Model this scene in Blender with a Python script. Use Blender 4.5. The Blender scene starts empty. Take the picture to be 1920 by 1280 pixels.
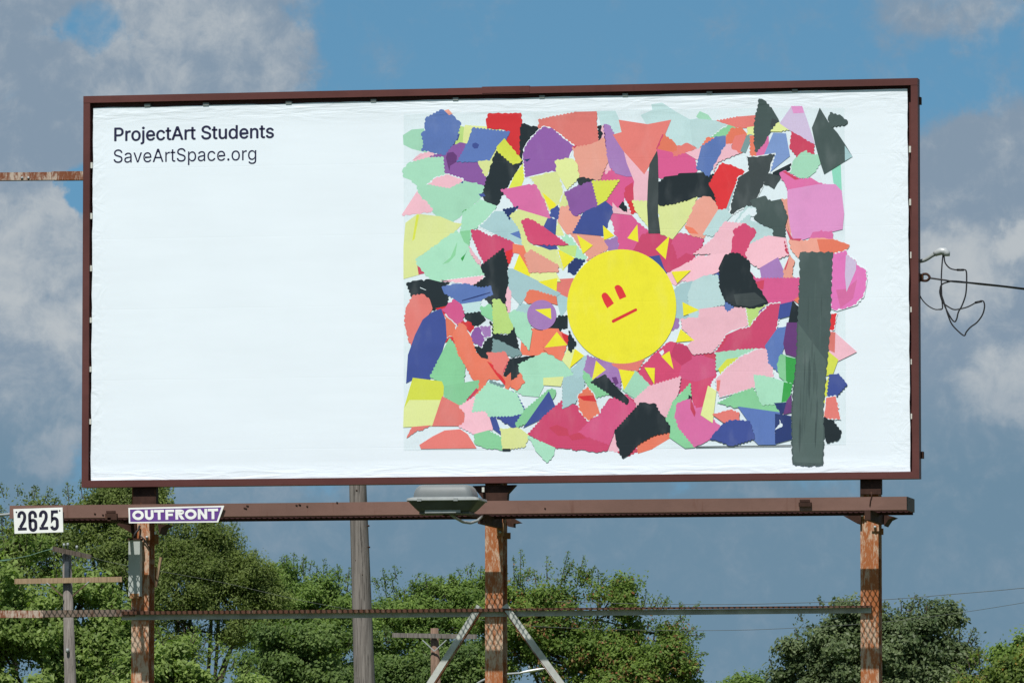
import bpy, bmesh, math, random
import numpy as np
from mathutils import Vector, Matrix
R = math.radians
SC = bpy.context.scene
COL = SC.collection

# ------------------------------------------------------------------ camera
CAM_LOC = np.array([12.1076, -60.0, 1.6])
YAW, PITCH, ROLL, FPX = -0.196777, 0.0746738, 0.0002317, 13269.97   # focal length in photo pixels (1920 wide)
cy_, sy_, cp_, sp_ = math.cos(YAW), math.sin(YAW), math.cos(PITCH), math.sin(PITCH)
FWD = np.array([sy_ * cp_, cy_ * cp_, sp_])
_r0 = np.array([cy_, -sy_, 0.0]); _u0 = np.cross(_r0, FWD)
RGT = math.cos(ROLL) * _r0 + math.sin(ROLL) * _u0
UPV = -math.sin(ROLL) * _r0 + math.cos(ROLL) * _u0
cam = bpy.data.cameras.new('camera'); cam_o = bpy.data.objects.new('camera', cam); COL.objects.link(cam_o)
cam_o.matrix_world = Matrix(((RGT[0], UPV[0], -FWD[0], CAM_LOC[0]), (RGT[1], UPV[1], -FWD[1], CAM_LOC[1]),
                             (RGT[2], UPV[2], -FWD[2], CAM_LOC[2]), (0, 0, 0, 1)))
cam.sensor_width = 36; cam.lens = FPX * 36 / 1920; cam.clip_start = 0.5; cam.clip_end = 9000
SC.camera = cam_o

def at(px, py, Y):
    """World point on the plane y = Y that a photo pixel looks at."""
    d = FWD + RGT * ((px - 960) / FPX) + UPV * ((640 - py) / FPX)
    t = (Y - CAM_LOC[1]) / d[1]
    return CAM_LOC + d * t
def ppm(Y): return FPX / ((Y + 60.0) / math.cos(YAW))      # photo pixels per metre at that depth

# ------------------------------------------------------------------ sky, sun, exposure
SUN_EL, SUN_AZ = 58.3, 8.0        # azimuth: degrees to the left of straight in front of the board
def lin(c):
    return tuple((x / 255 / 12.92 if x / 255 <= .04045 else ((x / 255 + .055) / 1.055) ** 2.4) for x in c)
W = bpy.data.worlds.new('World'); SC.world = W; W.use_nodes = True
nt = W.node_tree; nt.nodes.clear()
def wm(op, a, b=None, c=None):
    n = nt.nodes.new('ShaderNodeMath'); n.operation = op
    for i, v in enumerate((a, b, c)):
        if v is None: continue
        if isinstance(v, (int, float)): n.inputs[i].default_value = v
        else: nt.links.new(v, n.inputs[i])
    return n.outputs[0]
def wsmooth(x, a, b, lo=0.0, hi=1.0):
    n = nt.nodes.new('ShaderNodeMapRange'); n.interpolation_type = 'SMOOTHSTEP'
    nt.links.new(x, n.inputs[0])
    for i, v in enumerate((a, b, lo, hi)): n.inputs[i + 1].default_value = v
    return n.outputs[0]
def wmix(f, a, b):
    n = nt.nodes.new('ShaderNodeMix'); n.data_type = 'RGBA'
    if isinstance(f, float): n.inputs[0].default_value = f
    else: nt.links.new(f, n.inputs[0])
    for i, v in ((6, a), (7, b)):
        if isinstance(v, tuple): n.inputs[i].default_value = (*v, 1)
        else: nt.links.new(v, n.inputs[i])
    return n.outputs[2]
SKY_S = 0.1; EXPO = 0.12
tc = nt.nodes.new('ShaderNodeTexCoord'); sp = nt.nodes.new('ShaderNodeSeparateXYZ'); nt.links.new(tc.outputs['Generated'], sp.inputs[0])
az = wm('ARCTAN2', sp.outputs[0], sp.outputs[1]); el = wm('ARCSINE', sp.outputs[2])
U = wm('MULTIPLY_ADD', wm('ADD', az, -YAW), FPX / 100, 9.6)          # hundredths of a radian-scale, 1 unit = 0.43 degrees
V = wm('MULTIPLY_ADD', wm('ADD', el, -PITCH), -FPX / 100, 6.4)
cmb = nt.nodes.new('ShaderNodeCombineXYZ'); nt.links.new(U, cmb.inputs[0]); nt.links.new(V, cmb.inputs[1])
def wnoise(scale, detail, rough, w, dist=0.0, vec=None):
    n = nt.nodes.new('ShaderNodeTexNoise'); n.noise_dimensions = '4D'
    nt.links.new(vec or cmb.outputs[0], n.inputs['Vector'])
    n.inputs['Scale'].default_value = scale; n.inputs['Detail'].default_value = detail
    n.inputs['Roughness'].default_value = rough; n.inputs['W'].default_value = w; n.inputs['Distortion'].default_value = dist
    return n.outputs[0]
nA, nB = wnoise(.55, 6, .6, 1.3), wnoise(.55, 6, .6, 7.7)
U2 = wm('ADD', U, wm('MULTIPLY_ADD', nA, 2.6, -1.3)); V2 = wm('ADD', V, wm('MULTIPLY_ADD', nB, 2.0, -1.0))
def blobs(lst):
    tot = None
    for cx, cy, rx, ry, w in lst:
        a = wm('MULTIPLY', wm('ADD', U2, -cx), 1 / rx); b = wm('MULTIPLY', wm('ADD', V2, -cy), 1 / ry)
        d = wm('ADD', wm('MULTIPLY', a, a), wm('MULTIPLY', b, b))
        g = wsmooth(d, 1.0, 0.05, 0.0, w)
        tot = g if tot is None else wm('ADD', tot, g)
    return tot
cover_b = blobs([(2.2, .3, 4.2, 2.3, 1.1), (4.5, 1.3, 1.7, 1.5, .8), (.4, 2.3, 2.2, 1.5, .9), (1.95, .55, 1.05, .9, -.85), (.3, 1.65, .9, .7, -.6), (.9, .5, .8, .9, -.4), (1.55, 3.7, .8, .9, -1.3),
                 (.4, 5.9, 2.9, 3.9, 1.35), (18.0, .1, 2.6, 1.1, .5), (18.9, 3.6, 2.8, 2.0, 1.1), (18.2, 6.6, 3.2, 3.6, 1.2),
                 (9.5, 12.6, 19, 5.0, 1.3)])
fb = wnoise(.9, 10, .66, 3.1, .3)
farn = wnoise(.02, 5, .55, 9.2)
inwin = wsmooth(wm('MAXIMUM', wm('ABSOLUTE', wm('ADD', U, -9.6)), wm('ABSOLUTE', wm('ADD', V, -6.4))), 14.0, 40.0)
cov = wm('ADD', wm('ADD', cover_b, wm('MULTIPLY_ADD', fb, 1.5, -.75)), wm('MULTIPLY', inwin, wm('MULTIPLY_ADD', farn, 3.0, -1.0)))
cover = wsmooth(cov, -.02, .66)
light_b = blobs([(3.2, .3, 1.6, 1.1, .35), (4.9, 1.0, 1.2, 1.5, .22), (2.3, 1.5, 1.3, .7, .2), (.5, 6.0, 1.2, .8, .25), (1.3, 6.3, .7, .8, .25), (.3, 4.7, 1.6, 1.5, .45), (1.1, 8.4, .9, .6, .5), (.6, 7.0, 1.4, 1.4, .15),
                 (18.0, 5.1, 1.6, 1.2, .5), (19.2, 4.6, .7, .7, .6), (18.9, 7.2, 1.4, .9, .5), (5.2, 9.6, 3.0, 1.3, .22), (19.5, 11.6, 2.0, 1.0, .15)])
fl = wm('ADD', wm('MULTIPLY', wnoise(.9, 10, .66, 5.5, .4), .6), wm('MULTIPLY', wnoise(2.0, 9, .66, 11.5, .6), .4))
light = wm('MULTIPLY', wsmooth(wm('ADD', light_b, wm('MULTIPLY_ADD', fl, 2.2, -.98)), .0, .85), wsmooth(V, 8.4, 10.0, 1.0, .55))
def sky_c(c): return tuple(x / SKY_S / 2 ** EXPO for x in lin(c))
low = wsmooth(V, 6.2, 9.2)
dark_c = wmix(low, sky_c((133, 151, 169)), sky_c((109, 138, 159)))
light_c = wmix(low, sky_c((186, 192, 196)), sky_c((150, 163, 176)))
cloud_c = wmix(light, dark_c, light_c)
sky = nt.nodes.new('ShaderNodeTexSky'); sky.sky_type = 'NISHITA'; sky.sun_disc = False
sky.sun_elevation = R(SUN_EL); sky.sun_rotation = R(180 + SUN_AZ); sky.air_density = 1.0; sky.dust_density = 0.6; sky.ozone_density = 1.6
up = nt.nodes.new('ShaderNodeCombineXYZ')
nt.links.new(sp.outputs[0], up.inputs[0]); nt.links.new(sp.outputs[1], up.inputs[1]); nt.links.new(wm('ADD', wm('ABSOLUTE', sp.outputs[2]), .22), up.inputs[2])
nrm = nt.nodes.new('ShaderNodeVectorMath'); nrm.operation = 'NORMALIZE'; nt.links.new(up.outputs[0], nrm.inputs[0]); nt.links.new(nrm.outputs[0], sky.inputs[0])
tint = nt.nodes.new('ShaderNodeMix'); tint.data_type = 'RGBA'; tint.blend_type = 'MULTIPLY'; tint.inputs[0].default_value = 1
nt.links.new(sky.outputs[0], tint.inputs[6]); tint.inputs[7].default_value = (.69, 1.06, 1.04, 1)
bg = nt.nodes.new('ShaderNodeBackground'); bg.inputs[1].default_value = SKY_S
nt.links.new(wmix(wm('MULTIPLY', cover, .96), tint.outputs[2], cloud_c), bg.inputs[0])
wo = nt.nodes.new('ShaderNodeOutputWorld'); nt.links.new(bg.outputs[0], wo.inputs[0])

SUN_DIR = Vector((-math.sin(R(SUN_AZ)) * math.cos(R(SUN_EL)), -math.cos(R(SUN_AZ)) * math.cos(R(SUN_EL)), math.sin(R(SUN_EL))))
sun = bpy.data.lights.new('sun', 'SUN'); sun.energy = 4.9; sun.angle = R(.53); sun.color = (1, .965, .91)
sun_o = bpy.data.objects.new('sun', sun); COL.objects.link(sun_o); sun_o.location = (0, 0, 60)
sun_o.rotation_euler = SUN_DIR.to_track_quat('Z', 'Y').to_euler()
SC.view_settings.view_transform = 'Standard'; SC.view_settings.look = 'None'
SC.view_settings.exposure = EXPO; SC.view_settings.gamma = 1; SC.view_settings.use_curve_mapping = False
SC.render.engine = 'CYCLES'

# ------------------------------------------------------------------ helpers
class MB:
    """Collects shapes; build() links them as one mesh object."""
    def __init__(s): s.v = []; s.f = []; s.m = []; s.smooth = []
    def add(s, vs, fs, mi=0, smooth=False):
        b = len(s.v); s.v += [tuple(map(float, p)) for p in vs]
        for f in fs: s.f.append(tuple(i + b for i in f)); s.m.append(mi); s.smooth.append(smooth)
    def box(s, x0, x1, y0, y1, z0, z1, mi=0):
        s.add([(x0, y0, z0), (x1, y0, z0), (x1, y1, z0), (x0, y1, z0), (x0, y0, z1), (x1, y0, z1), (x1, y1, z1), (x0, y1, z1)],
              [(0, 3, 2, 1), (4, 5, 6, 7), (0, 1, 5, 4), (1, 2, 6, 5), (2, 3, 7, 6), (3, 0, 4, 7)], mi)
    def bar(s, a, b, w, h, up=(0, 0, 1), mi=0):
        """Square bar from a to b; w across, h along up."""
        a, b = Vector(a), Vector(b); d = (b - a).normalized(); u = Vector(up); x = d.cross(u).normalized(); u = x.cross(d)
        q = [x * (sx * w / 2) + u * (sz * h / 2) for sx, sz in ((-1, -1), (1, -1), (1, 1), (-1, 1))]
        s.add([a + k for k in q] + [b + k for k in q], [(3, 2, 1, 0), (4, 5, 6, 7), (0, 1, 5, 4), (1, 2, 6, 5), (2, 3, 7, 6), (3, 0, 4, 7)], mi)
    def tube(s, pts, rad, n=8, mi=0, cap=True):
        pts = [Vector(p) for p in pts]; k = len(pts)
        if not hasattr(rad, '__len__'): rad = [rad] * k
        vs = []; ref = None
        for i, p in enumerate(pts):
            d = (pts[min(i + 1, k - 1)] - pts[max(i - 1, 0)]).normalized()
            if ref is None: ref = Vector((1, 0, 0)) if abs(d.x) < .8 else Vector((0, 1, 0))
            x = (ref - d * ref.dot(d)).normalized(); ref = x; y = d.cross(x)
            for j in range(n):
                t = 2 * math.pi * j / n; vs.append(p + (x * math.cos(t) + y * math.sin(t)) * rad[i])
        fs = [(i * n + j, i * n + (j + 1) % n, (i + 1) * n + (j + 1) % n, (i + 1) * n + j) for i in range(k - 1) for j in range(n)]
        if cap: fs += [tuple(reversed(range(n))), tuple(range((k - 1) * n, k * n))]
        s.add(vs, fs, mi, True)
    def loft(s, rings, mi=0, smooth=False):
        n = len(rings[0]); vs = [p for r in rings for p in r]
        fs = [(i * n + j, i * n + (j + 1) % n, (i + 1) * n + (j + 1) % n, (i + 1) * n + j) for i in range(len(rings) - 1) for j in range(n)]
        s.add(vs, fs, mi, smooth); s.add(rings[0], [tuple(reversed(range(n)))], mi); s.add(rings[-1], [tuple(range(n))], mi)
    def prism(s, poly, y0, y1, mi=0):
        """Outline in (x, z), extruded from y0 to y1."""
        n = len(poly)
        s.add([(x, y0, z) for x, z in poly] + [(x, y1, z) for x, z in poly],
              [tuple(range(n)), tuple(reversed(range(n, 2 * n)))] + [(i, i + n, (i + 1) % n + n, (i + 1) % n) for i in range(n)], mi)
    def build(s, name, mats, parent=None, recalc=True):
        me = bpy.data.meshes.new(name); me.from_pydata(s.v, [], s.f)
        for m in (mats if isinstance(mats, (list, tuple)) else [mats]): me.materials.append(m)
        me.polygons.foreach_set('material_index', s.m); me.polygons.foreach_set('use_smooth', s.smooth)
        if recalc:
            bm = bmesh.new(); bm.from_mesh(me); bmesh.ops.recalc_face_normals(bm, faces=bm.faces); bm.to_mesh(me); bm.free()
        me.update()
        o = bpy.data.objects.new(name, me); COL.objects.link(o)
        if parent is not None: o.parent = parent
        return o
def put(o, parent):
    """Parent while keeping the mesh where it stands in the world."""
    o.parent = parent; o.matrix_parent_inverse = Matrix.Translation(parent.location).inverted(); return o
def tag(o, label=None, cat=None, group=None, kind=None):
    for k, v in (('label', label), ('category', cat), ('group', group), ('kind', kind)):
        if v: o[k] = v
    return o
def thing(name, loc, label, cat, group=None):
    o = bpy.data.objects.new(name, None); COL.objects.link(o); o.location = tuple(map(float, loc)); o.empty_display_size = .3
    return tag(o, label, cat, group)

# ------------------------------------------------------------------ materials
class Mat:
    def __init__(s, name, rough=.6, metal=0.0, spec=.3):
        s.m = bpy.data.materials.new(name); s.m.use_nodes = True; s.t = s.m.node_tree; s.b = s.t.nodes['Principled BSDF']
        s.b.inputs['Roughness'].default_value = rough; s.b.inputs['Metallic'].default_value = metal; s.b.inputs['Specular IOR Level'].default_value = spec
        s.tc = s.t.nodes.new('ShaderNodeTexCoord')
    def link(s, a, b): s.t.links.new(a, b)
    def noise(s, scale, detail=5, rough=.6, stretch=(1, 1, 1), w=0.0, dist=0.0):
        mp = s.t.nodes.new('ShaderNodeMapping'); mp.inputs['Scale'].default_value = stretch; s.link(s.tc.outputs['Object'], mp.inputs[0])
        n = s.t.nodes.new('ShaderNodeTexNoise'); n.noise_dimensions = '4D'; s.link(mp.outputs[0], n.inputs['Vector']); n.inputs['W'].default_value = w
        n.inputs['Scale'].default_value = scale; n.inputs['Detail'].default_value = detail; n.inputs['Roughness'].default_value = rough
        n.inputs['Distortion'].default_value = dist
        return n.outputs[0]
    def step(s, x, a, b, lo=0.0, hi=1.0):
        n = s.t.nodes.new('ShaderNodeMapRange'); n.interpolation_type = 'SMOOTHSTEP'; s.link(x, n.inputs[0])
        for i, v in enumerate((a, b, lo, hi)): n.inputs[i + 1].default_value = v
        return n.outputs[0]
    def math(s, op, a, b=None):
        n = s.t.nodes.new('ShaderNodeMath'); n.operation = op
        for i, v in enumerate((a, b)):
            if v is None: continue
            if isinstance(v, (int, float)): n.inputs[i].default_value = v
            else: s.link(v, n.inputs[i])
        return n.outputs[0]
    def mix(s, f, a, b, blend='MIX'):
        n = s.t.nodes.new('ShaderNodeMix'); n.data_type = 'RGBA'; n.blend_type = blend
        if isinstance(f, (int, float)): n.inputs[0].default_value = f
        else: s.link(f, n.inputs[0])
        for i, v in ((6, a), (7, b)):
            if isinstance(v, tuple): n.inputs[i].default_value = (*v[:3], 1)
            else: s.link(v, n.inputs[i])
        return n.outputs[2]
    def color(s, c):
        if isinstance(c, tuple): s.b.inputs['Base Color'].default_value = (*c[:3], 1)
        else: s.link(c, s.b.inputs['Base Color'])
        return s
    def bump(s, h, strength=.3, dist=.01):
        n = s.t.nodes.new('ShaderNodeBump'); n.inputs['Strength'].default_value = strength; n.inputs['Distance'].default_value = dist
        s.link(h, n.inputs['Height']); s.link(n.outputs[0], s.b.inputs['Normal']); return s
def painted(name, c, rough=.55, var=.25, scale=6, spec=.3, rust=None, rust_amt=.62):
    M = Mat(name, rough, 0, spec)
    n = M.noise(scale, 7, .65); k = M.mix(M.step(n, .3, .7), tuple(x * (1 - var) for x in c), tuple(x * (1 + var) for x in c))
    if rust:
        r = M.noise(scale * 2.2, 8, .7, (1, 1, .6), 4.2); k = M.mix(M.step(r, rust_amt, rust_amt + .06), k, rust)
    M.color(k); M.bump(M.noise(60, 4, .6), .12, .004); return M.m
# rusted post: pale primer remains streaked with rust
def rusted(name, pale, rust, dark, amt=.5, w=0.0):
    M = Mat(name, .8, 0, .2)
    a = M.noise(24, 9, .75, (1.5, 1.5, .4), w, .5); b = M.noise(3.2, 5, .6, (1.5, 1.5, .6), w + 3); c = M.noise(75, 7, .75, (1.2, 1.2, .3), w + 6)
    h = M.math('ADD', M.math('MULTIPLY', a, .55), M.math('ADD', M.math('MULTIPLY', b, .35), M.math('MULTIPLY', c, .34)))
    k = M.mix(M.step(h, amt - .05, amt + .05), pale, rust)
    k = M.mix(M.step(h, amt + .09, amt + .2), k, dark)
    k = M.mix(M.math('MULTIPLY', M.noise(90, 3, .6, (1, 1, 1), w + 9), .35), k, tuple(x * .55 for x in rust))
    M.color(k); M.bump(h, .35, .006); return M.m

MAROON_D = painted('dark maroon steel', (.055, .022, .024), .6, .2, 4, .2)
def weathered(name, c, spots, runs, rough=.6):
    """Old brown paint: chalking, rust runs from the top edge, chips."""
    M = Mat(name, rough, 0, .22)
    big = M.noise(.55, 5, .6, (1, 1, 2), 3); fine = M.noise(9, 8, .7, (1, 1, 1), 5); run = M.noise(14, 5, .65, (1, 1, .10), 8, .2); chip = M.noise(20, 8, .72, (1, 1, 1), 11)
    k = M.mix(M.step(big, .32, .68), tuple(x * .78 for x in c), tuple(x * 1.16 for x in c))
    k = M.mix(M.math('MULTIPLY', M.step(fine, .45, .7), .35), k, tuple(x * .7 for x in c))
    k = M.mix(M.math('MULTIPLY', M.step(run, .58, .70), .5), k, runs)
    k = M.mix(M.step(chip, .68, .73), k, spots)
    M.color(k); M.bump(M.math('ADD', fine, big), .3, .006); return M.m
MAROON = weathered('maroon frame paint', (.105, .037, .033), (.045, .02, .018), (.075, .028, .026), .5)
FASCIA = weathered('weathered brown paint', (.185, .103, .083), (.05, .02, .013), (.11, .045, .03))
DARKSTEEL = painted('dark rusted steel', (.045, .022, .016), .75, .35, 8, .15, (.11, .045, .022), .6)
POSTM = rusted('peeling rusted post', (.56, .43, .32), (.36, .12, .042), (.15, .046, .018), .604, 0.0)
POSTW = rusted('rusted post web', (.33, .2, .13), (.2, .075, .035), (.09, .032, .016), .61, 2.0)
GIRDER = painted('grey green angle steel', (.33, .34, .31), .65, .25, 6, .2, (.13, .055, .03), .66)
RAILG = rusted('grey brown primer rail', (.21, .165, .135), (.13, .075, .05), (.07, .04, .03), .64, 15.0)
RUSTBAR = rusted('rust red bar', (.5, .42, .35), (.2, .07, .035), (.09, .03, .02), .61, 5.0)
BRACE = painted('grey primer brace', (.42, .43, .4), .65, .2, 7, .2, (.2, .08, .04), .64)
GALV = painted('galvanized grey', (.24, .26, .26), .5, .12, 12, .4)
SHINY = painted('bright galvanized', (.36, .38, .39), .35, .1, 20, .6)
BOXGREY = painted('faded grey box', (.40, .43, .41), .6, .1, 6, .25)
CLIPM = painted('pale clip', (.55, .55, .5), .6, .1, 20)
BLACK = painted('black rubber', (.02, .02, .023), .5, .2, 20, .3)
LAMPG = painted('lamp lens grey', (.15, .165, .17), .5, .05, 8, .3)
LAMPD = painted('lamp housing', (.06, .068, .06), .5, .15, 12, .3)
SIGNW = painted('white sign enamel', (.80, .80, .78), .45, .05, 9, .35, (.45, .38, .3), .74)
INK = painted('navy ink', (.022, .022, .06), .5, .06, 8, .2)
BLACKINK = painted('sign numeral black', (.018, .016, .035), .5, .1, 9, .2)
PURPLE = painted('sign purple', (.125, .05, .25), .45, .06, 8, .3)
def wood(name, a, b, w=0.0):
    M = Mat(name, .85, 0, .15)
    g = M.noise(26, 7, .7, (1, 1, .05), w, .6); s = M.noise(3, 4, .6, (1, 1, .25), w + 2); c = M.noise(55, 4, .6, (1, 1, .025), w + 4)
    k = M.mix(M.step(g, .36, .64), a, b); k = M.mix(M.step(c, .57, .63), k, tuple(x * .3 for x in a)); k = M.mix(M.math('MULTIPLY', s, .3), k, tuple(x * .6 for x in b))
    M.color(k); M.bump(g, .5, .01); return M.m
WOODG = wood('weathered grey pole wood', (.115, .10, .09), (.235, .21, .19))
WOODT = wood('tan crossarm wood', (.24, .165, .10), (.38, .27, .17), 3)
WOODB = wood('brown pole wood', (.12, .075, .055), (.22, .145, .105), 6)
WOODD = wood('dark crossarm wood', (.07, .055, .045), (.14, .11, .09), 8)
BARK = wood('tree bark', (.05, .038, .028), (.11, .09, .065), 10)
# ------------------------------------------------------------------ ground
gm = Mat('grassy ground', .9, 0, .1)
gm.color(gm.mix(gm.step(gm.noise(.35, 8, .7), .35, .65), (.05, .075, .02), (.12, .12, .05)))
g = MB(); g.add([(-4000, -400, 0), (4000, -400, 0), (4000, 6000, 0), (-4000, 6000, 0)], [(0, 1, 2, 3)])
tag(g.build('ground', gm.m), kind='structure')

# ------------------------------------------------------------------ billboard: post frame and board
XL, XR = -3.7, 3.7; ZB, ZT = 4.9514, 4.9514 + 3.44297
RAIL, YP = .06, .14
bb = thing('billboard', (0, .2, 0), 'large white billboard with a colourful torn paper sun collage on three rusty posts', 'billboard')
f = MB()
f.box(XL, XR, 0, .13, ZT - RAIL, ZT); f.box(XL, XR, 0, .13, ZB, ZB + RAIL)
f.box(XL, XL + RAIL, .002, .128, ZB + RAIL, ZT - RAIL); f.box(XR - RAIL, XR, .002, .128, ZB + RAIL, ZT - RAIL)
f.box(-.12, .3, -.004, .05, ZT - .05, ZT + .006)                       # splice plate in the top rail
frame = put(f.build('frame', MAROON), bb)
p = MB(); p.box(XL + RAIL, XR - RAIL, .085, .12, ZB + RAIL, ZT - RAIL)
put(p.build('backing_panel', MAROON), bb)

# vinyl poster: real creases pulled towards the clips
YV = .03
VC = [at(175, 203, YV), at(1701, 166.5, YV), at(1707, 885.5, YV), at(170, 902.5, YV)]
rng = random.Random(4)
def edge_pts(a, b, n, amp, seed):
    r = random.Random(seed); out = []
    ph = [r.uniform(0, 6.28) for _ in range(4)]
    for i in range(n):
        t = i / n; w = sum(math.sin(t * k * 6.28 + q) / (1 + j) for j, (k, q) in enumerate(zip((7, 13, 23, 41), ph)))
        out.append((a[0] * (1 - t) + b[0] * t, a[2] * (1 - t) + b[2] * t, w * amp))
    return out
ol = [(x, z + w) for x, z, w in edge_pts(VC[0], VC[1], 120, .0025, 1)] + [(x + w, z) for x, z, w in edge_pts(VC[1], VC[2], 60, .002, 2)] + \
     [(x, z + w) for x, z, w in edge_pts(VC[2], VC[3], 120, .0035, 3)] + [(x + w, z) for x, z, w in edge_pts(VC[3], VC[0], 60, .002, 4)]
vm = Mat('white billboard vinyl', .42, 0, .35)
def crease_mat(M):
    """Tension wrinkles near the top, bottom and side edges, faint seams of the hung strips."""
    s = M.t.nodes.new('ShaderNodeSeparateXYZ'); M.link(M.tc.outputs['Object'], s.inputs[0])
    x, z = s.outputs[0], s.outputs[2]
    top = M.step(z, VC[0][2] - .22, VC[0][2] + .02); bot = M.step(z, VC[3][2] + .16, VC[3][2]); rt = M.step(x, VC[1][0] - .3, VC[1][0]); lf = M.step(x, VC[0][0] + .2, VC[0][0])
    w1 = M.noise(2.1, 3, .5, (1, 1, 7), 1, 1.2); w2 = M.noise(3.0, 3, .5, (2.2, 1, 2.2), 5, 1.5)
    h = M.math('ADD', M.math('MULTIPLY', w1, M.math('ADD', top, bot)), M.math('MULTIPLY', w2, M.math('MULTIPLY', M.math('ADD', rt, lf), .6)))
    seam = M.math('ABSOLUTE', M.math('SUBTRACT', M.math('FRACT', M.math('MULTIPLY', z, 1 / .62)), .5))
    h = M.math('ADD', h, M.step(seam, .0, .010, 0, .022))
    soft = M.noise(1.4, 3, .5, (.5, 1, 2.6), 8); h = M.math('ADD', h, M.math('MULTIPLY', soft, .3))
    M.bump(h, .55, .02)
VIN = (.765, .83, .895)
vn = vm.noise(1.3, 5, .55, (1, 1, 1.6)); vm.color(vm.mix(vm.step(vn, .3, .7), tuple(c * .975 for c in VIN), VIN)); crease_mat(vm)
p = MB(); p.prism(ol, YV, YV + .03)
poster = put(p.build('poster', vm.m), bb)

# clips that hold the vinyl
def px_box(px0, px1, py0, py1, y0, y1, mi=0, mb=None):
    a = at(px0, py1, y0); b = at(px1, py0, y0); mb.box(a[0], b[0], y0, y1, a[2], b[2], mi)
for (px, py, w, h) in ((171.5, 310, 4, 11), (171, 405, 4, 11), (170.5, 503, 4, 11), (170, 600, 4, 10), (169.5, 692, 4, 10), (169, 790, 4, 10),
                       (1706, 280, 4, 12), (1706.5, 379, 3.5, 12), (1708, 478, 3, 12), (1708.5, 580, 3, 10), (1709, 678, 3, 10), (1709, 780, 3, 10),
                       (276, 197.5, 11, 5), (386, 195.5, 11, 5), (541, 192.5, 11, 5), (700, 188.5, 10, 5), (854, 185.5, 10, 5), (1016, 181.5, 10, 5),
                       (1172, 178, 10, 5), (1330, 174, 10, 5), (1490, 170, 10, 5), (758, 897.5, 12, 2), (1108, 891.5, 10, 2), (1547, 887, 12, 2)):
    c = MB(); px_box(px - w / 2, px + w / 2, py - h / 2, py + h / 2, .022, .085, 0, c)
    put(c.build('clip', CLIPM if h > 6 else GALV), bb)

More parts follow.
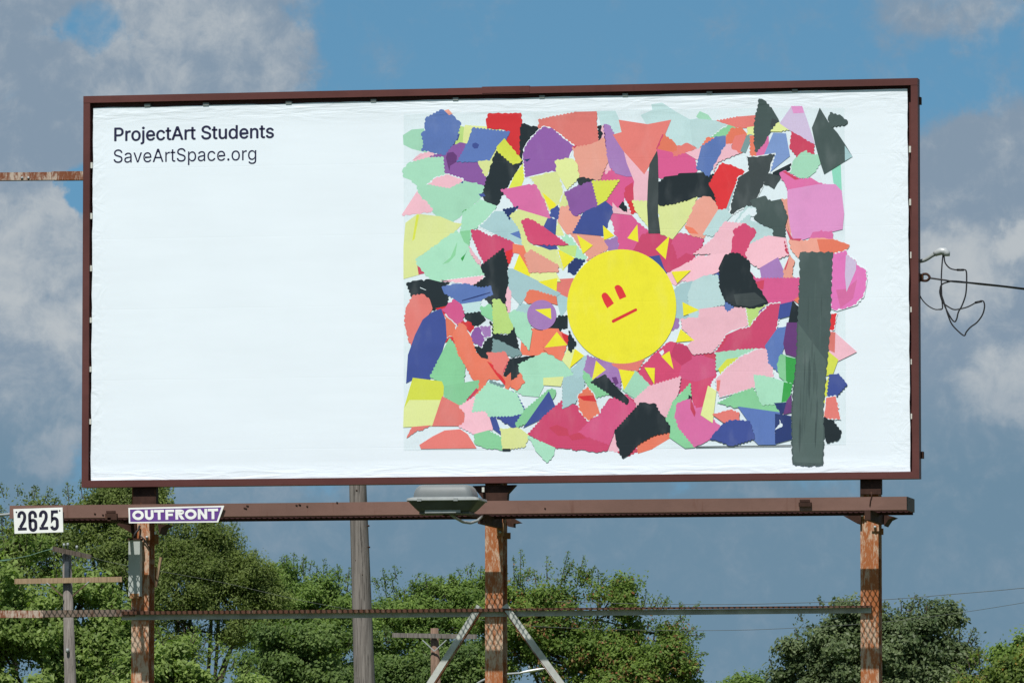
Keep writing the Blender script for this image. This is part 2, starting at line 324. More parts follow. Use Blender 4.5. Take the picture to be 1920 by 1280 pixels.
# ------------------------------------------------------------------ printed lettering
GL = {"bold":[[30,0,30,254,118,254,136,253,152,250,166,244,178,236,187,226,195,215,200,202,203,189,204,174,203,159,200,145,195,133,187,121,178,112,166,104,152,98,136,94,118,93,62,93,62,0],[62,121,116,121,129,122,139,124,149,128,156,133,162,139,167,147,170,155,172,164,172,174,172,184,170,193,167,201,162,208,156,214,148,219,139,223,129,225,116,226,62,226],[249,0,249,190,278,190,278,160,280,160,284,169,291,177,298,184,308,188,318,191,329,192,337,192,344,192,344,161,337,162,326,163,317,162,309,160,302,157,295,153,290,148,285,142,282,135,280,127,279,118,279,0],[455,-4,439,-3,424,1,410,8,398,17,388,29,380,43,374,58,370,75,369,94,370,113,374,130,380,146,388,159,398,171,410,180,424,187,439,191,455,192,472,191,487,187,501,180,513,171,523,159,531,146,538,130,541,113,542,94,541,75,538,58,531,43,523,29,513,17,501,8,487,1,472,-3],[455,23,467,24,478,28,487,33,494,40,501,49,505,59,509,70,511,81,511,94,511,106,509,118,505,129,501,139,494,148,487,155,478,161,467,164,455,165,444,164,433,161,424,155,417,148,411,139,406,129,403,118,401,106,400,94,401,81,403,70,406,59,411,49,417,40,424,33,433,28,444,24],[586,190,616,190,616,-15,616,-26,614,-36,610,-45,605,-53,599,-59,592,-65,583,-68,573,-71,561,-71,554,-71,554,-43,560,-43,568,-43,575,-40,580,-36,583,-30,585,-23,586,-15],[601,221,596,222,591,224,586,227,583,231,581,236,580,242,581,247,583,252,586,256,591,259,596,261,601,262,607,261,612,259,616,256,620,252,622,247,622,242,622,236,620,231,616,227,612,224,607,222],[749,-4,731,-3,715,1,701,8,689,17,679,29,671,42,665,58,661,75,660,93,661,112,664,129,670,145,678,159,688,170,700,180,714,187,729,191,745,192,756,192,766,190,776,187,785,183,794,177,802,170,810,162,816,152,821,141,825,128,827,113,828,97,828,85,680,85,680,110,812,110,798,101,797,113,795,124,792,134,787,143,781,151,774,157,766,161,756,164,745,165,734,164,725,161,716,157,708,151,702,143,697,135,694,125,691,116,691,105,691,89,691,75,694,64,698,53,703,44,710,37,718,31,727,26,738,24,749,23,756,23,763,25,770,26,775,29,781,32,785,36,789,41,793,47,795,53,825,45,822,36,817,27,810,20,803,13,794,7,784,2,773,-1,761,-3],[948,-4,932,-3,917,1,903,8,891,17,881,29,873,43,867,58,863,75,862,94,863,113,867,130,873,146,881,159,891,171,903,180,917,187,932,191,948,192,957,192,966,191,975,189,983,186,990,182,997,178,1004,173,1009,167,1015,161,1019,154,1023,146,1025,138,996,131,990,145,980,155,966,162,948,165,936,164,926,161,917,155,910,148,904,139,899,129,895,118,893,106,893,94,893,81,895,70,899,59,904,49,910,40,917,33,926,28,936,24,948,23,966,26,980,33,990,44,997,59,1026,51,1023,43,1020,35,1015,28,1010,22,1004,16,998,11,991,6,983,3,975,0,966,-2,958,-4],[1144,190,1144,164,1046,164,1046,190],[1075,236,1105,236,1105,49,1106,41,1108,35,1111,31,1115,27,1120,26,1128,25,1135,26,1143,27,1149,1,1138,-1,1127,-2,1111,-1,1099,4,1089,11,1081,20,1076,32,1075,46],[1164,0,1257,254,1294,254,1388,0,1354,0,1300,151,1288,186,1272,239,1279,239,1263,185,1251,151,1199,0],[1211,71,1211,99,1341,99,1341,71],[1422,0,1422,190,1452,190,1452,160,1454,160,1458,169,1464,177,1472,184,1482,188,1492,191,1503,192,1511,192,1518,192,1518,161,1511,162,1499,163,1491,162,1483,160,1476,157,1469,153,1463,148,1459,142,1456,135,1454,127,1453,118,1453,0],[1628,190,1628,164,1529,164,1529,190],[1558,236,1589,236,1589,49,1589,41,1591,35,1594,31,1598,27,1603,26,1611,25,1618,26,1626,27,1632,1,1622,-1,1610,-2,1595,-1,1582,4,1572,11,1564,20,1560,32,1558,46],[1845,-4,1827,-3,1811,0,1797,5,1784,11,1774,20,1765,30,1759,42,1754,54,1752,68,1785,68,1787,59,1790,51,1795,44,1801,38,1808,33,1816,29,1825,27,1835,25,1845,25,1856,25,1867,27,1876,30,1885,34,1892,40,1898,46,1902,53,1905,61,1906,70,1905,77,1903,84,1899,89,1894,94,1888,99,1881,102,1856,111,1825,120,1806,126,1789,135,1776,145,1767,156,1761,170,1759,186,1760,200,1764,213,1771,224,1779,234,1790,242,1802,249,1816,254,1831,257,1847,258,1863,257,1878,254,1891,249,1903,242,1913,234,1922,224,1928,213,1932,202,1934,189,1902,189,1899,201,1893,211,1884,219,1873,225,1860,228,1846,229,1835,229,1826,227,1817,224,1809,220,1803,215,1798,209,1794,203,1791,195,1791,188,1792,180,1794,173,1799,167,1804,162,1811,158,1818,154,1839,147,1865,140,1889,132,1897,128,1905,124,1913,119,1919,113,1925,106,1930,99,1934,90,1937,80,1937,69,1936,56,1932,43,1926,32,1918,21,1908,13,1895,5,1880,0,1864,-3],[2058,190,2058,164,1960,164,1960,190],[1989,236,2019,236,2019,49,2020,41,2022,35,2024,31,2029,27,2034,26,2042,25,2049,26,2057,27,2063,1,2052,-1,2041,-2,2025,-1,2013,4,2002,11,1995,20,1990,32,1989,46],[2161,-3,2149,-2,2138,1,2128,5,2119,12,2111,20,2105,29,2100,41,2097,54,2096,69,2096,190,2127,190,2127,72,2128,58,2132,47,2139,37,2147,31,2158,26,2170,25,2179,26,2187,28,2195,31,2201,36,2207,41,2212,48,2215,57,2217,66,2218,76,2218,190,2249,190,2249,0,2219,0,2219,46,2224,46,2217,30,2209,18,2199,8,2187,2,2175,-1],[2373,-4,2358,-3,2344,1,2331,8,2320,17,2310,29,2302,42,2297,58,2293,75,2292,94,2293,113,2297,131,2303,146,2310,160,2320,171,2331,180,2344,187,2358,191,2373,192,2384,192,2394,190,2402,186,2408,182,2414,178,2419,173,2428,160,2431,160,2431,254,2461,254,2461,0,2432,0,2432,29,2428,29,2419,16,2414,11,2408,6,2401,2,2393,-1,2384,-3],[2377,23,2388,24,2398,27,2407,32,2414,39,2420,48,2425,58,2428,69,2430,81,2431,95,2430,108,2428,120,2425,131,2420,141,2414,149,2407,156,2398,161,2388,164,2377,165,2366,164,2356,161,2347,156,2340,149,2334,140,2329,131,2326,120,2324,108,2323,95,2324,82,2326,70,2329,58,2334,48,2340,40,2348,33,2356,28,2366,24],[2593,-4,2576,-3,2560,1,2546,8,2534,17,2523,29,2515,42,2509,58,2506,75,2504,93,2506,112,2509,129,2515,145,2523,159,2533,170,2545,180,2558,187,2573,191,2590,192,2600,192,2610,190,2620,187,2630,183,2639,177,2647,170,2654,162,2661,152,2666,141,2670,128,2672,113,2673,97,2673,85,2525,85,2525,110,2656,110,2642,101,2642,113,2640,124,2636,134,2632,143,2626,151,2619,157,2610,161,2601,164,2590,165,2579,164,2569,161,2561,157,2553,151,2547,143,2542,135,2538,125,2536,116,2535,105,2535,89,2536,75,2539,64,2543,53,2548,44,2555,37,2563,31,2572,26,2582,24,2594,23,2601,23,2608,25,2614,26,2620,29,2625,32,2630,36,2634,41,2638,47,2640,53,2670,45,2666,36,2661,27,2655,20,2647,13,2638,7,2629,2,2618,-1,2606,-3],[2746,113,2746,0,2716,0,2716,190,2745,190,2745,144,2741,144,2747,159,2755,172,2765,181,2777,187,2789,191,2803,192,2815,191,2827,189,2837,184,2846,178,2853,170,2860,160,2864,149,2867,135,2868,120,2868,0,2837,0,2837,118,2836,131,2832,143,2826,152,2817,159,2807,163,2794,165,2785,164,2777,162,2770,159,2763,154,2757,148,2752,141,2749,133,2747,124],[2996,190,2996,164,2897,164,2897,190],[2927,236,2957,236,2957,49,2958,41,2959,35,2962,31,2966,27,2972,26,2979,25,2987,26,2995,27,3001,1,2990,-1,2978,-2,2963,-1,2950,4,2940,11,2933,20,2928,32,2927,46],[3099,-4,3086,-3,3075,-2,3064,2,3054,6,3046,12,3039,19,3033,27,3029,37,3026,47,3055,53,3058,44,3063,36,3070,30,3078,26,3088,24,3098,23,3111,24,3121,26,3130,31,3137,37,3141,44,3142,51,3141,58,3139,63,3135,68,3129,72,3122,75,3114,78,3082,85,3067,90,3054,96,3044,104,3037,113,3033,124,3031,137,3032,147,3035,157,3040,166,3047,173,3056,180,3065,185,3076,189,3088,191,3101,192,3114,192,3125,190,3135,186,3143,182,3151,176,3157,170,3163,162,3167,154,3170,145,3142,139,3139,146,3135,152,3129,158,3122,163,3113,165,3102,166,3091,165,3081,163,3073,158,3067,153,3063,146,3062,139,3063,132,3066,126,3070,122,3076,118,3084,114,3094,111,3123,105,3138,100,3151,93,3161,86,3168,76,3172,66,3173,53,3172,43,3169,33,3164,24,3157,16,3148,9,3138,3,3126,-1,3113,-3]],"reg":[[112,-4,94,-3,78,0,64,5,51,11,41,20,32,30,25,42,21,54,19,68,52,68,54,59,57,51,62,44,68,38,75,33,83,29,92,27,102,25,112,25,123,25,133,27,143,30,151,34,159,40,165,46,169,53,172,61,173,70,172,77,170,84,166,89,161,94,155,99,148,102,122,111,92,120,72,126,56,135,43,145,34,156,28,170,26,186,27,200,31,213,37,224,46,234,57,242,69,249,83,254,97,257,114,258,130,257,145,254,158,249,170,242,180,234,189,224,195,213,199,202,200,189,169,189,166,201,160,211,151,219,140,225,127,228,112,229,102,229,92,227,84,224,76,220,70,215,64,209,61,203,58,195,58,188,58,180,61,173,65,167,71,162,78,158,85,154,106,147,132,140,156,132,164,128,172,124,179,119,186,113,192,106,197,99,201,90,203,80,204,69,203,56,199,43,193,32,185,21,174,13,162,5,147,0,130,-3],[303,-4,292,-4,281,-1,270,2,261,8,254,14,247,22,242,32,239,42,238,54,239,64,241,73,245,80,250,87,255,92,262,97,269,100,277,103,286,105,312,110,340,113,356,117,361,127,361,128,361,136,359,142,357,148,353,153,349,158,343,161,337,163,329,165,321,165,313,165,305,164,298,161,282,150,273,137,244,146,249,156,255,165,263,173,271,179,280,184,290,188,300,190,310,192,320,192,343,190,351,187,359,184,366,180,373,175,379,168,384,160,388,150,391,139,392,126,392,0,362,0,362,26,360,26,349,12,344,8,338,4,331,1,323,-2,314,-4],[308,23,319,23,329,26,337,29,344,34,350,40,355,47,358,54,360,61,361,69,361,95,353,91,339,88,323,86,311,84,290,79,284,77,279,74,275,70,272,65,270,59,269,52,270,46,271,41,274,36,278,32,283,29,288,26,294,24,301,23],[499,0,427,190,460,190,501,78,511,43,521,10,510,10,519,43,530,78,570,190,604,190,531,0],[719,-4,701,-3,685,1,671,8,659,17,649,29,640,42,634,58,631,75,630,93,631,112,634,129,640,145,648,159,658,170,670,180,684,187,699,191,715,192,725,192,735,190,745,187,755,183,764,177,772,170,780,162,786,152,791,141,795,128,797,113,798,97,798,85,650,85,650,110,781,110,767,101,767,113,765,124,761,134,757,143,751,151,744,157,735,161,726,164,715,165,704,164,694,161,686,157,678,151,672,143,667,135,663,125,661,116,660,105,660,89,661,75,664,64,668,53,673,44,680,37,688,31,697,26,707,24,719,23,726,23,733,25,739,26,745,29,750,32,755,36,759,41,763,47,765,53,795,45,791,36,786,27,780,20,772,13,764,7,754,2,743,-1,731,-3],[823,0,915,254,953,254,1046,0,1012,0,958,151,946,186,931,239,937,239,921,185,910,151,857,0],[869,71,869,99,999,99,999,71],[1081,0,1081,190,1110,190,1110,160,1112,160,1116,169,1123,177,1131,184,1140,188,1150,191,1161,192,1169,192,1176,192,1176,161,1169,162,1158,163,1149,162,1141,160,1134,157,1127,153,1122,148,1117,142,1114,135,1112,127,1111,118,1111,0],[1286,190,1286,164,1187,164,1187,190],[1216,236,1247,236,1247,49,1247,41,1249,35,1252,31,1256,27,1262,26,1269,25,1276,26,1285,27,1290,1,1280,-1,1268,-2,1253,-1,1240,4,1230,11,1222,20,1218,32,1216,46],[1409,-4,1392,-3,1376,0,1361,5,1349,11,1338,20,1329,30,1323,42,1319,54,1317,68,1350,68,1351,59,1355,51,1359,44,1365,38,1372,33,1381,29,1390,27,1399,25,1409,25,1421,25,1431,27,1441,30,1449,34,1456,40,1462,46,1467,53,1469,61,1470,70,1470,77,1467,84,1464,89,1459,94,1453,99,1445,102,1420,111,1389,120,1370,126,1354,135,1341,145,1331,156,1325,170,1323,186,1325,200,1329,213,1335,224,1344,234,1354,242,1366,249,1380,254,1395,257,1411,258,1427,257,1442,254,1456,249,1468,242,1478,234,1486,224,1492,213,1496,202,1498,189,1466,189,1463,201,1457,211,1449,219,1437,225,1425,228,1410,229,1400,229,1390,227,1381,224,1374,220,1367,215,1362,209,1358,203,1356,195,1355,188,1356,180,1359,173,1363,167,1369,162,1375,158,1382,154,1404,147,1430,140,1453,132,1462,128,1469,124,1477,119,1484,113,1490,106,1495,99,1499,90,1501,80,1502,69,1500,56,1497,43,1491,32,1482,21,1472,13,1459,5,1444,0,1428,-3],[1547,-71,1547,190,1577,190,1577,160,1580,160,1589,173,1594,178,1600,182,1607,186,1615,190,1624,192,1635,192,1651,191,1665,187,1677,180,1689,171,1698,160,1706,146,1711,131,1715,113,1716,94,1715,75,1711,58,1706,42,1698,29,1689,17,1677,8,1665,1,1651,-3,1636,-4,1625,-3,1615,-1,1607,2,1600,6,1595,11,1590,16,1580,29,1578,29,1578,-71],[1631,23,1642,24,1652,28,1661,33,1668,40,1674,48,1679,58,1682,70,1684,82,1685,95,1684,108,1682,120,1679,131,1674,140,1668,149,1661,156,1652,161,1642,164,1631,165,1620,164,1610,161,1601,156,1594,149,1588,141,1583,131,1580,120,1578,108,1577,95,1578,81,1580,69,1583,58,1588,48,1594,39,1602,32,1610,27,1620,24],[1813,-4,1801,-4,1790,-1,1780,2,1771,8,1763,14,1757,22,1752,32,1749,42,1748,54,1749,64,1751,73,1755,80,1759,87,1765,92,1772,97,1779,100,1787,103,1796,105,1822,110,1850,113,1866,117,1871,127,1871,128,1870,136,1869,142,1866,148,1863,153,1858,158,1853,161,1846,163,1839,165,1831,165,1822,165,1815,164,1808,161,1792,150,1783,137,1753,146,1759,156,1765,165,1772,173,1781,179,1790,184,1800,188,1810,190,1820,192,1830,192,1853,190,1861,187,1868,184,1876,180,1883,175,1889,168,1894,160,1898,150,1901,139,1901,126,1901,0,1871,0,1871,26,1869,26,1859,12,1854,8,1848,4,1841,1,1833,-2,1823,-4],[1818,23,1829,23,1839,26,1847,29,1854,34,1860,40,1865,47,1868,54,1870,61,1871,69,1871,95,1863,91,1849,88,1833,86,1821,84,1800,79,1794,77,1789,74,1785,70,1782,65,1780,59,1779,52,1779,46,1781,41,1784,36,1788,32,1792,29,1798,26,1804,24,1811,23],[2031,-4,2015,-3,2000,1,1986,8,1974,17,1964,29,1956,43,1950,58,1946,75,1945,94,1946,113,1950,130,1956,146,1964,159,1974,171,1986,180,2000,187,2015,191,2031,192,2040,192,2049,191,2058,189,2066,186,2073,182,2080,178,2087,173,2092,167,2098,161,2102,154,2106,146,2108,138,2079,131,2073,145,2063,155,2049,162,2031,165,2019,164,2009,161,2000,155,1993,148,1987,139,1982,129,1978,118,1976,106,1976,94,1976,81,1978,70,1982,59,1987,49,1993,40,2000,33,2009,28,2019,24,2031,23,2049,26,2063,33,2073,44,2080,59,2109,51,2106,43,2103,35,2098,28,2093,22,2087,16,2081,11,2074,6,2066,3,2058,0,2049,-2,2041,-4],[2231,-4,2214,-3,2198,1,2184,8,2172,17,2161,29,2153,42,2147,58,2144,75,2143,93,2144,112,2147,129,2153,145,2161,159,2171,170,2183,180,2197,187,2212,191,2228,192,2238,192,2248,190,2258,187,2268,183,2277,177,2285,170,2292,162,2299,152,2304,141,2308,128,2310,113,2311,97,2311,85,2163,85,2163,110,2294,110,2280,101,2280,113,2278,124,2274,134,2270,143,2264,151,2257,157,2248,161,2239,164,2228,165,2217,164,2207,161,2199,157,2191,151,2185,143,2180,135,2176,125,2174,116,2173,105,2173,89,2174,75,2177,64,2181,53,2186,44,2193,37,2201,31,2210,26,2220,24,2232,23,2239,23,2246,25,2252,26,2258,29,2263,32,2268,36,2272,41,2276,47,2278,53,2308,45,2304,36,2299,27,2293,20,2285,13,2277,7,2267,2,2256,-1,2244,-3],[2375,-2,2369,-1,2364,1,2359,4,2355,9,2353,15,2352,20,2353,27,2355,32,2359,37,2364,40,2369,43,2375,43,2381,43,2386,40,2391,37,2395,32,2397,27,2398,20,2397,15,2395,9,2391,4,2386,1,2381,-1],[2525,-4,2508,-3,2493,1,2480,8,2468,17,2458,29,2449,43,2443,58,2440,75,2438,94,2440,113,2443,130,2449,146,2458,159,2468,171,2480,180,2493,187,2508,191,2525,192,2542,191,2557,187,2571,180,2583,171,2593,159,2601,146,2607,130,2611,113,2612,94,2611,75,2607,58,2601,43,2593,29,2583,17,2571,8,2557,1,2542,-3],[2525,23,2537,24,2547,28,2556,33,2564,40,2570,49,2575,59,2578,70,2580,81,2581,94,2580,106,2578,118,2575,129,2570,139,2564,148,2556,155,2547,161,2537,164,2525,165,2513,164,2503,161,2494,155,2486,148,2480,139,2476,129,2472,118,2470,106,2469,94,2470,81,2472,70,2476,59,2480,49,2486,40,2494,33,2503,28,2513,24],[2655,0,2655,190,2685,190,2685,160,2687,160,2691,169,2697,177,2705,184,2714,188,2724,191,2735,192,2744,192,2751,192,2751,161,2744,162,2732,163,2724,162,2716,160,2708,157,2702,153,2696,148,2692,142,2688,135,2686,127,2686,118,2686,0],[2862,-75,2849,-75,2836,-73,2825,-70,2816,-66,2807,-61,2800,-55,2793,-49,2788,-42,2784,-35,2809,-20,2819,-33,2824,-37,2829,-41,2836,-44,2843,-47,2852,-48,2862,-49,2876,-47,2889,-44,2900,-38,2908,-29,2913,-17,2914,-3,2914,34,2912,34,2902,21,2897,16,2891,12,2885,8,2877,5,2867,3,2856,2,2841,4,2827,7,2815,13,2803,22,2794,32,2786,45,2780,60,2777,77,2776,96,2777,114,2780,131,2786,147,2794,160,2803,171,2815,180,2827,187,2841,191,2856,192,2868,192,2877,190,2885,186,2892,182,2898,178,2903,173,2912,159,2915,159,2915,190,2945,190,2945,-4,2943,-20,2940,-33,2934,-45,2925,-54,2915,-62,2904,-68,2891,-72,2877,-74],[2861,30,2872,30,2882,33,2890,38,2898,44,2904,51,2908,61,2912,71,2914,83,2915,96,2914,109,2912,121,2909,132,2904,141,2898,150,2890,156,2882,161,2872,164,2861,165,2850,164,2840,161,2831,156,2824,149,2817,141,2813,131,2809,120,2807,109,2807,96,2807,84,2809,72,2813,61,2818,52,2824,44,2831,38,2840,33,2850,30]]}
def lettering(name, loops, x0px, x1px, basepx, cap_px, bold, parent, mat):
    a = at(x0px, basepx, YV); b = at(x1px, basepx, YV)
    xs = [v for L in loops for v in L[0::2]]; sx = (b[0] - a[0]) / (max(xs) - min(xs)); sz = cap_px / ppm(YV) / 250
    cu = bpy.data.curves.new(name, 'CURVE'); cu.dimensions = '2D'; cu.fill_mode = 'BOTH'
    for L in loops:
        s = cu.splines.new('POLY'); n = len(L) // 2; s.points.add(n - 1); s.use_cyclic_u = True
        for i in range(n): s.points[i].co = ((L[2 * i] - min(xs)) * sx, L[2 * i + 1] * sz, 0, 1)
    tmp = bpy.data.objects.new(name, cu); COL.objects.link(tmp)
    dg = bpy.context.evaluated_depsgraph_get(); me = bpy.data.meshes.new_from_object(tmp.evaluated_get(dg))
    bpy.data.objects.remove(tmp)
    mb = MB(); fs = [tuple(p.vertices) for p in me.polygons]; cs = [v.co.copy() for v in me.vertices]
    for i, (dx, dz) in enumerate(((0, 0), (bold, 0), (-bold, 0), (0, bold * .7), (0, -bold * .7)) if bold else ((0, 0),)):   # a heavier print: shifted passes
        mb.add([(a[0] + c.x + dx, YV - .0015 - i * .0001, a[2] + c.y + dz) for c in cs], fs)
    return put(mb.build(name, mat, recalc=False), parent)
sub = lettering('lettering', GL['bold'], 214.8, 513, 264.5, 24.6, .0036, poster, INK)
sub2 = lettering('lettering', GL['reg'], 213, 480.5, 305.5, 24.8, 0, poster, INK)

# ------------------------------------------------------------------ printed collage (outlines in board metres via the photo's pixels)
PAL = dict(g=(166,221,192), G=(112,196,118), b=(93,122,186), n=(64,82,152), N=(40,58,112), p=(141,92,166), P=(104,60,122), l=(164,124,186), y=(223,234,158), c=(218,228,82), Y=(238,232,52),
    r=(216,52,58), k=(31,43,49), d=(70,87,86), D=(62,72,74), o=(226,125,118), O=(232,124,98), s=(233,163,146), i=(241,190,204), h=(216,92,146), m=(207,74,114), q=(225,152,206), L=(208,194,224),
    a=(168,204,209), A=(190,221,223), t=(124,156,158), w=(222,238,244), u=(128,158,212), M=(138,208,158), e=(140,215,190), v=(218,112,168), F=(58,166,78), f=(200,68,96), x=(188,222,130), T=(212,88,134), S=(198,66,108), H=(222,118,186), z=(84,103,100))
TILE = dict(A=(740,170,5.567), B=(1020,170,5.567), C=(1300,170,5.565), D=(740,390,5.567), E=(1020,390,5.567), F=(1300,390,5.565), G=(740,600,4.57), H=(1020,600,4.57), I=(1300,600,4.57), P=(0,0,1))
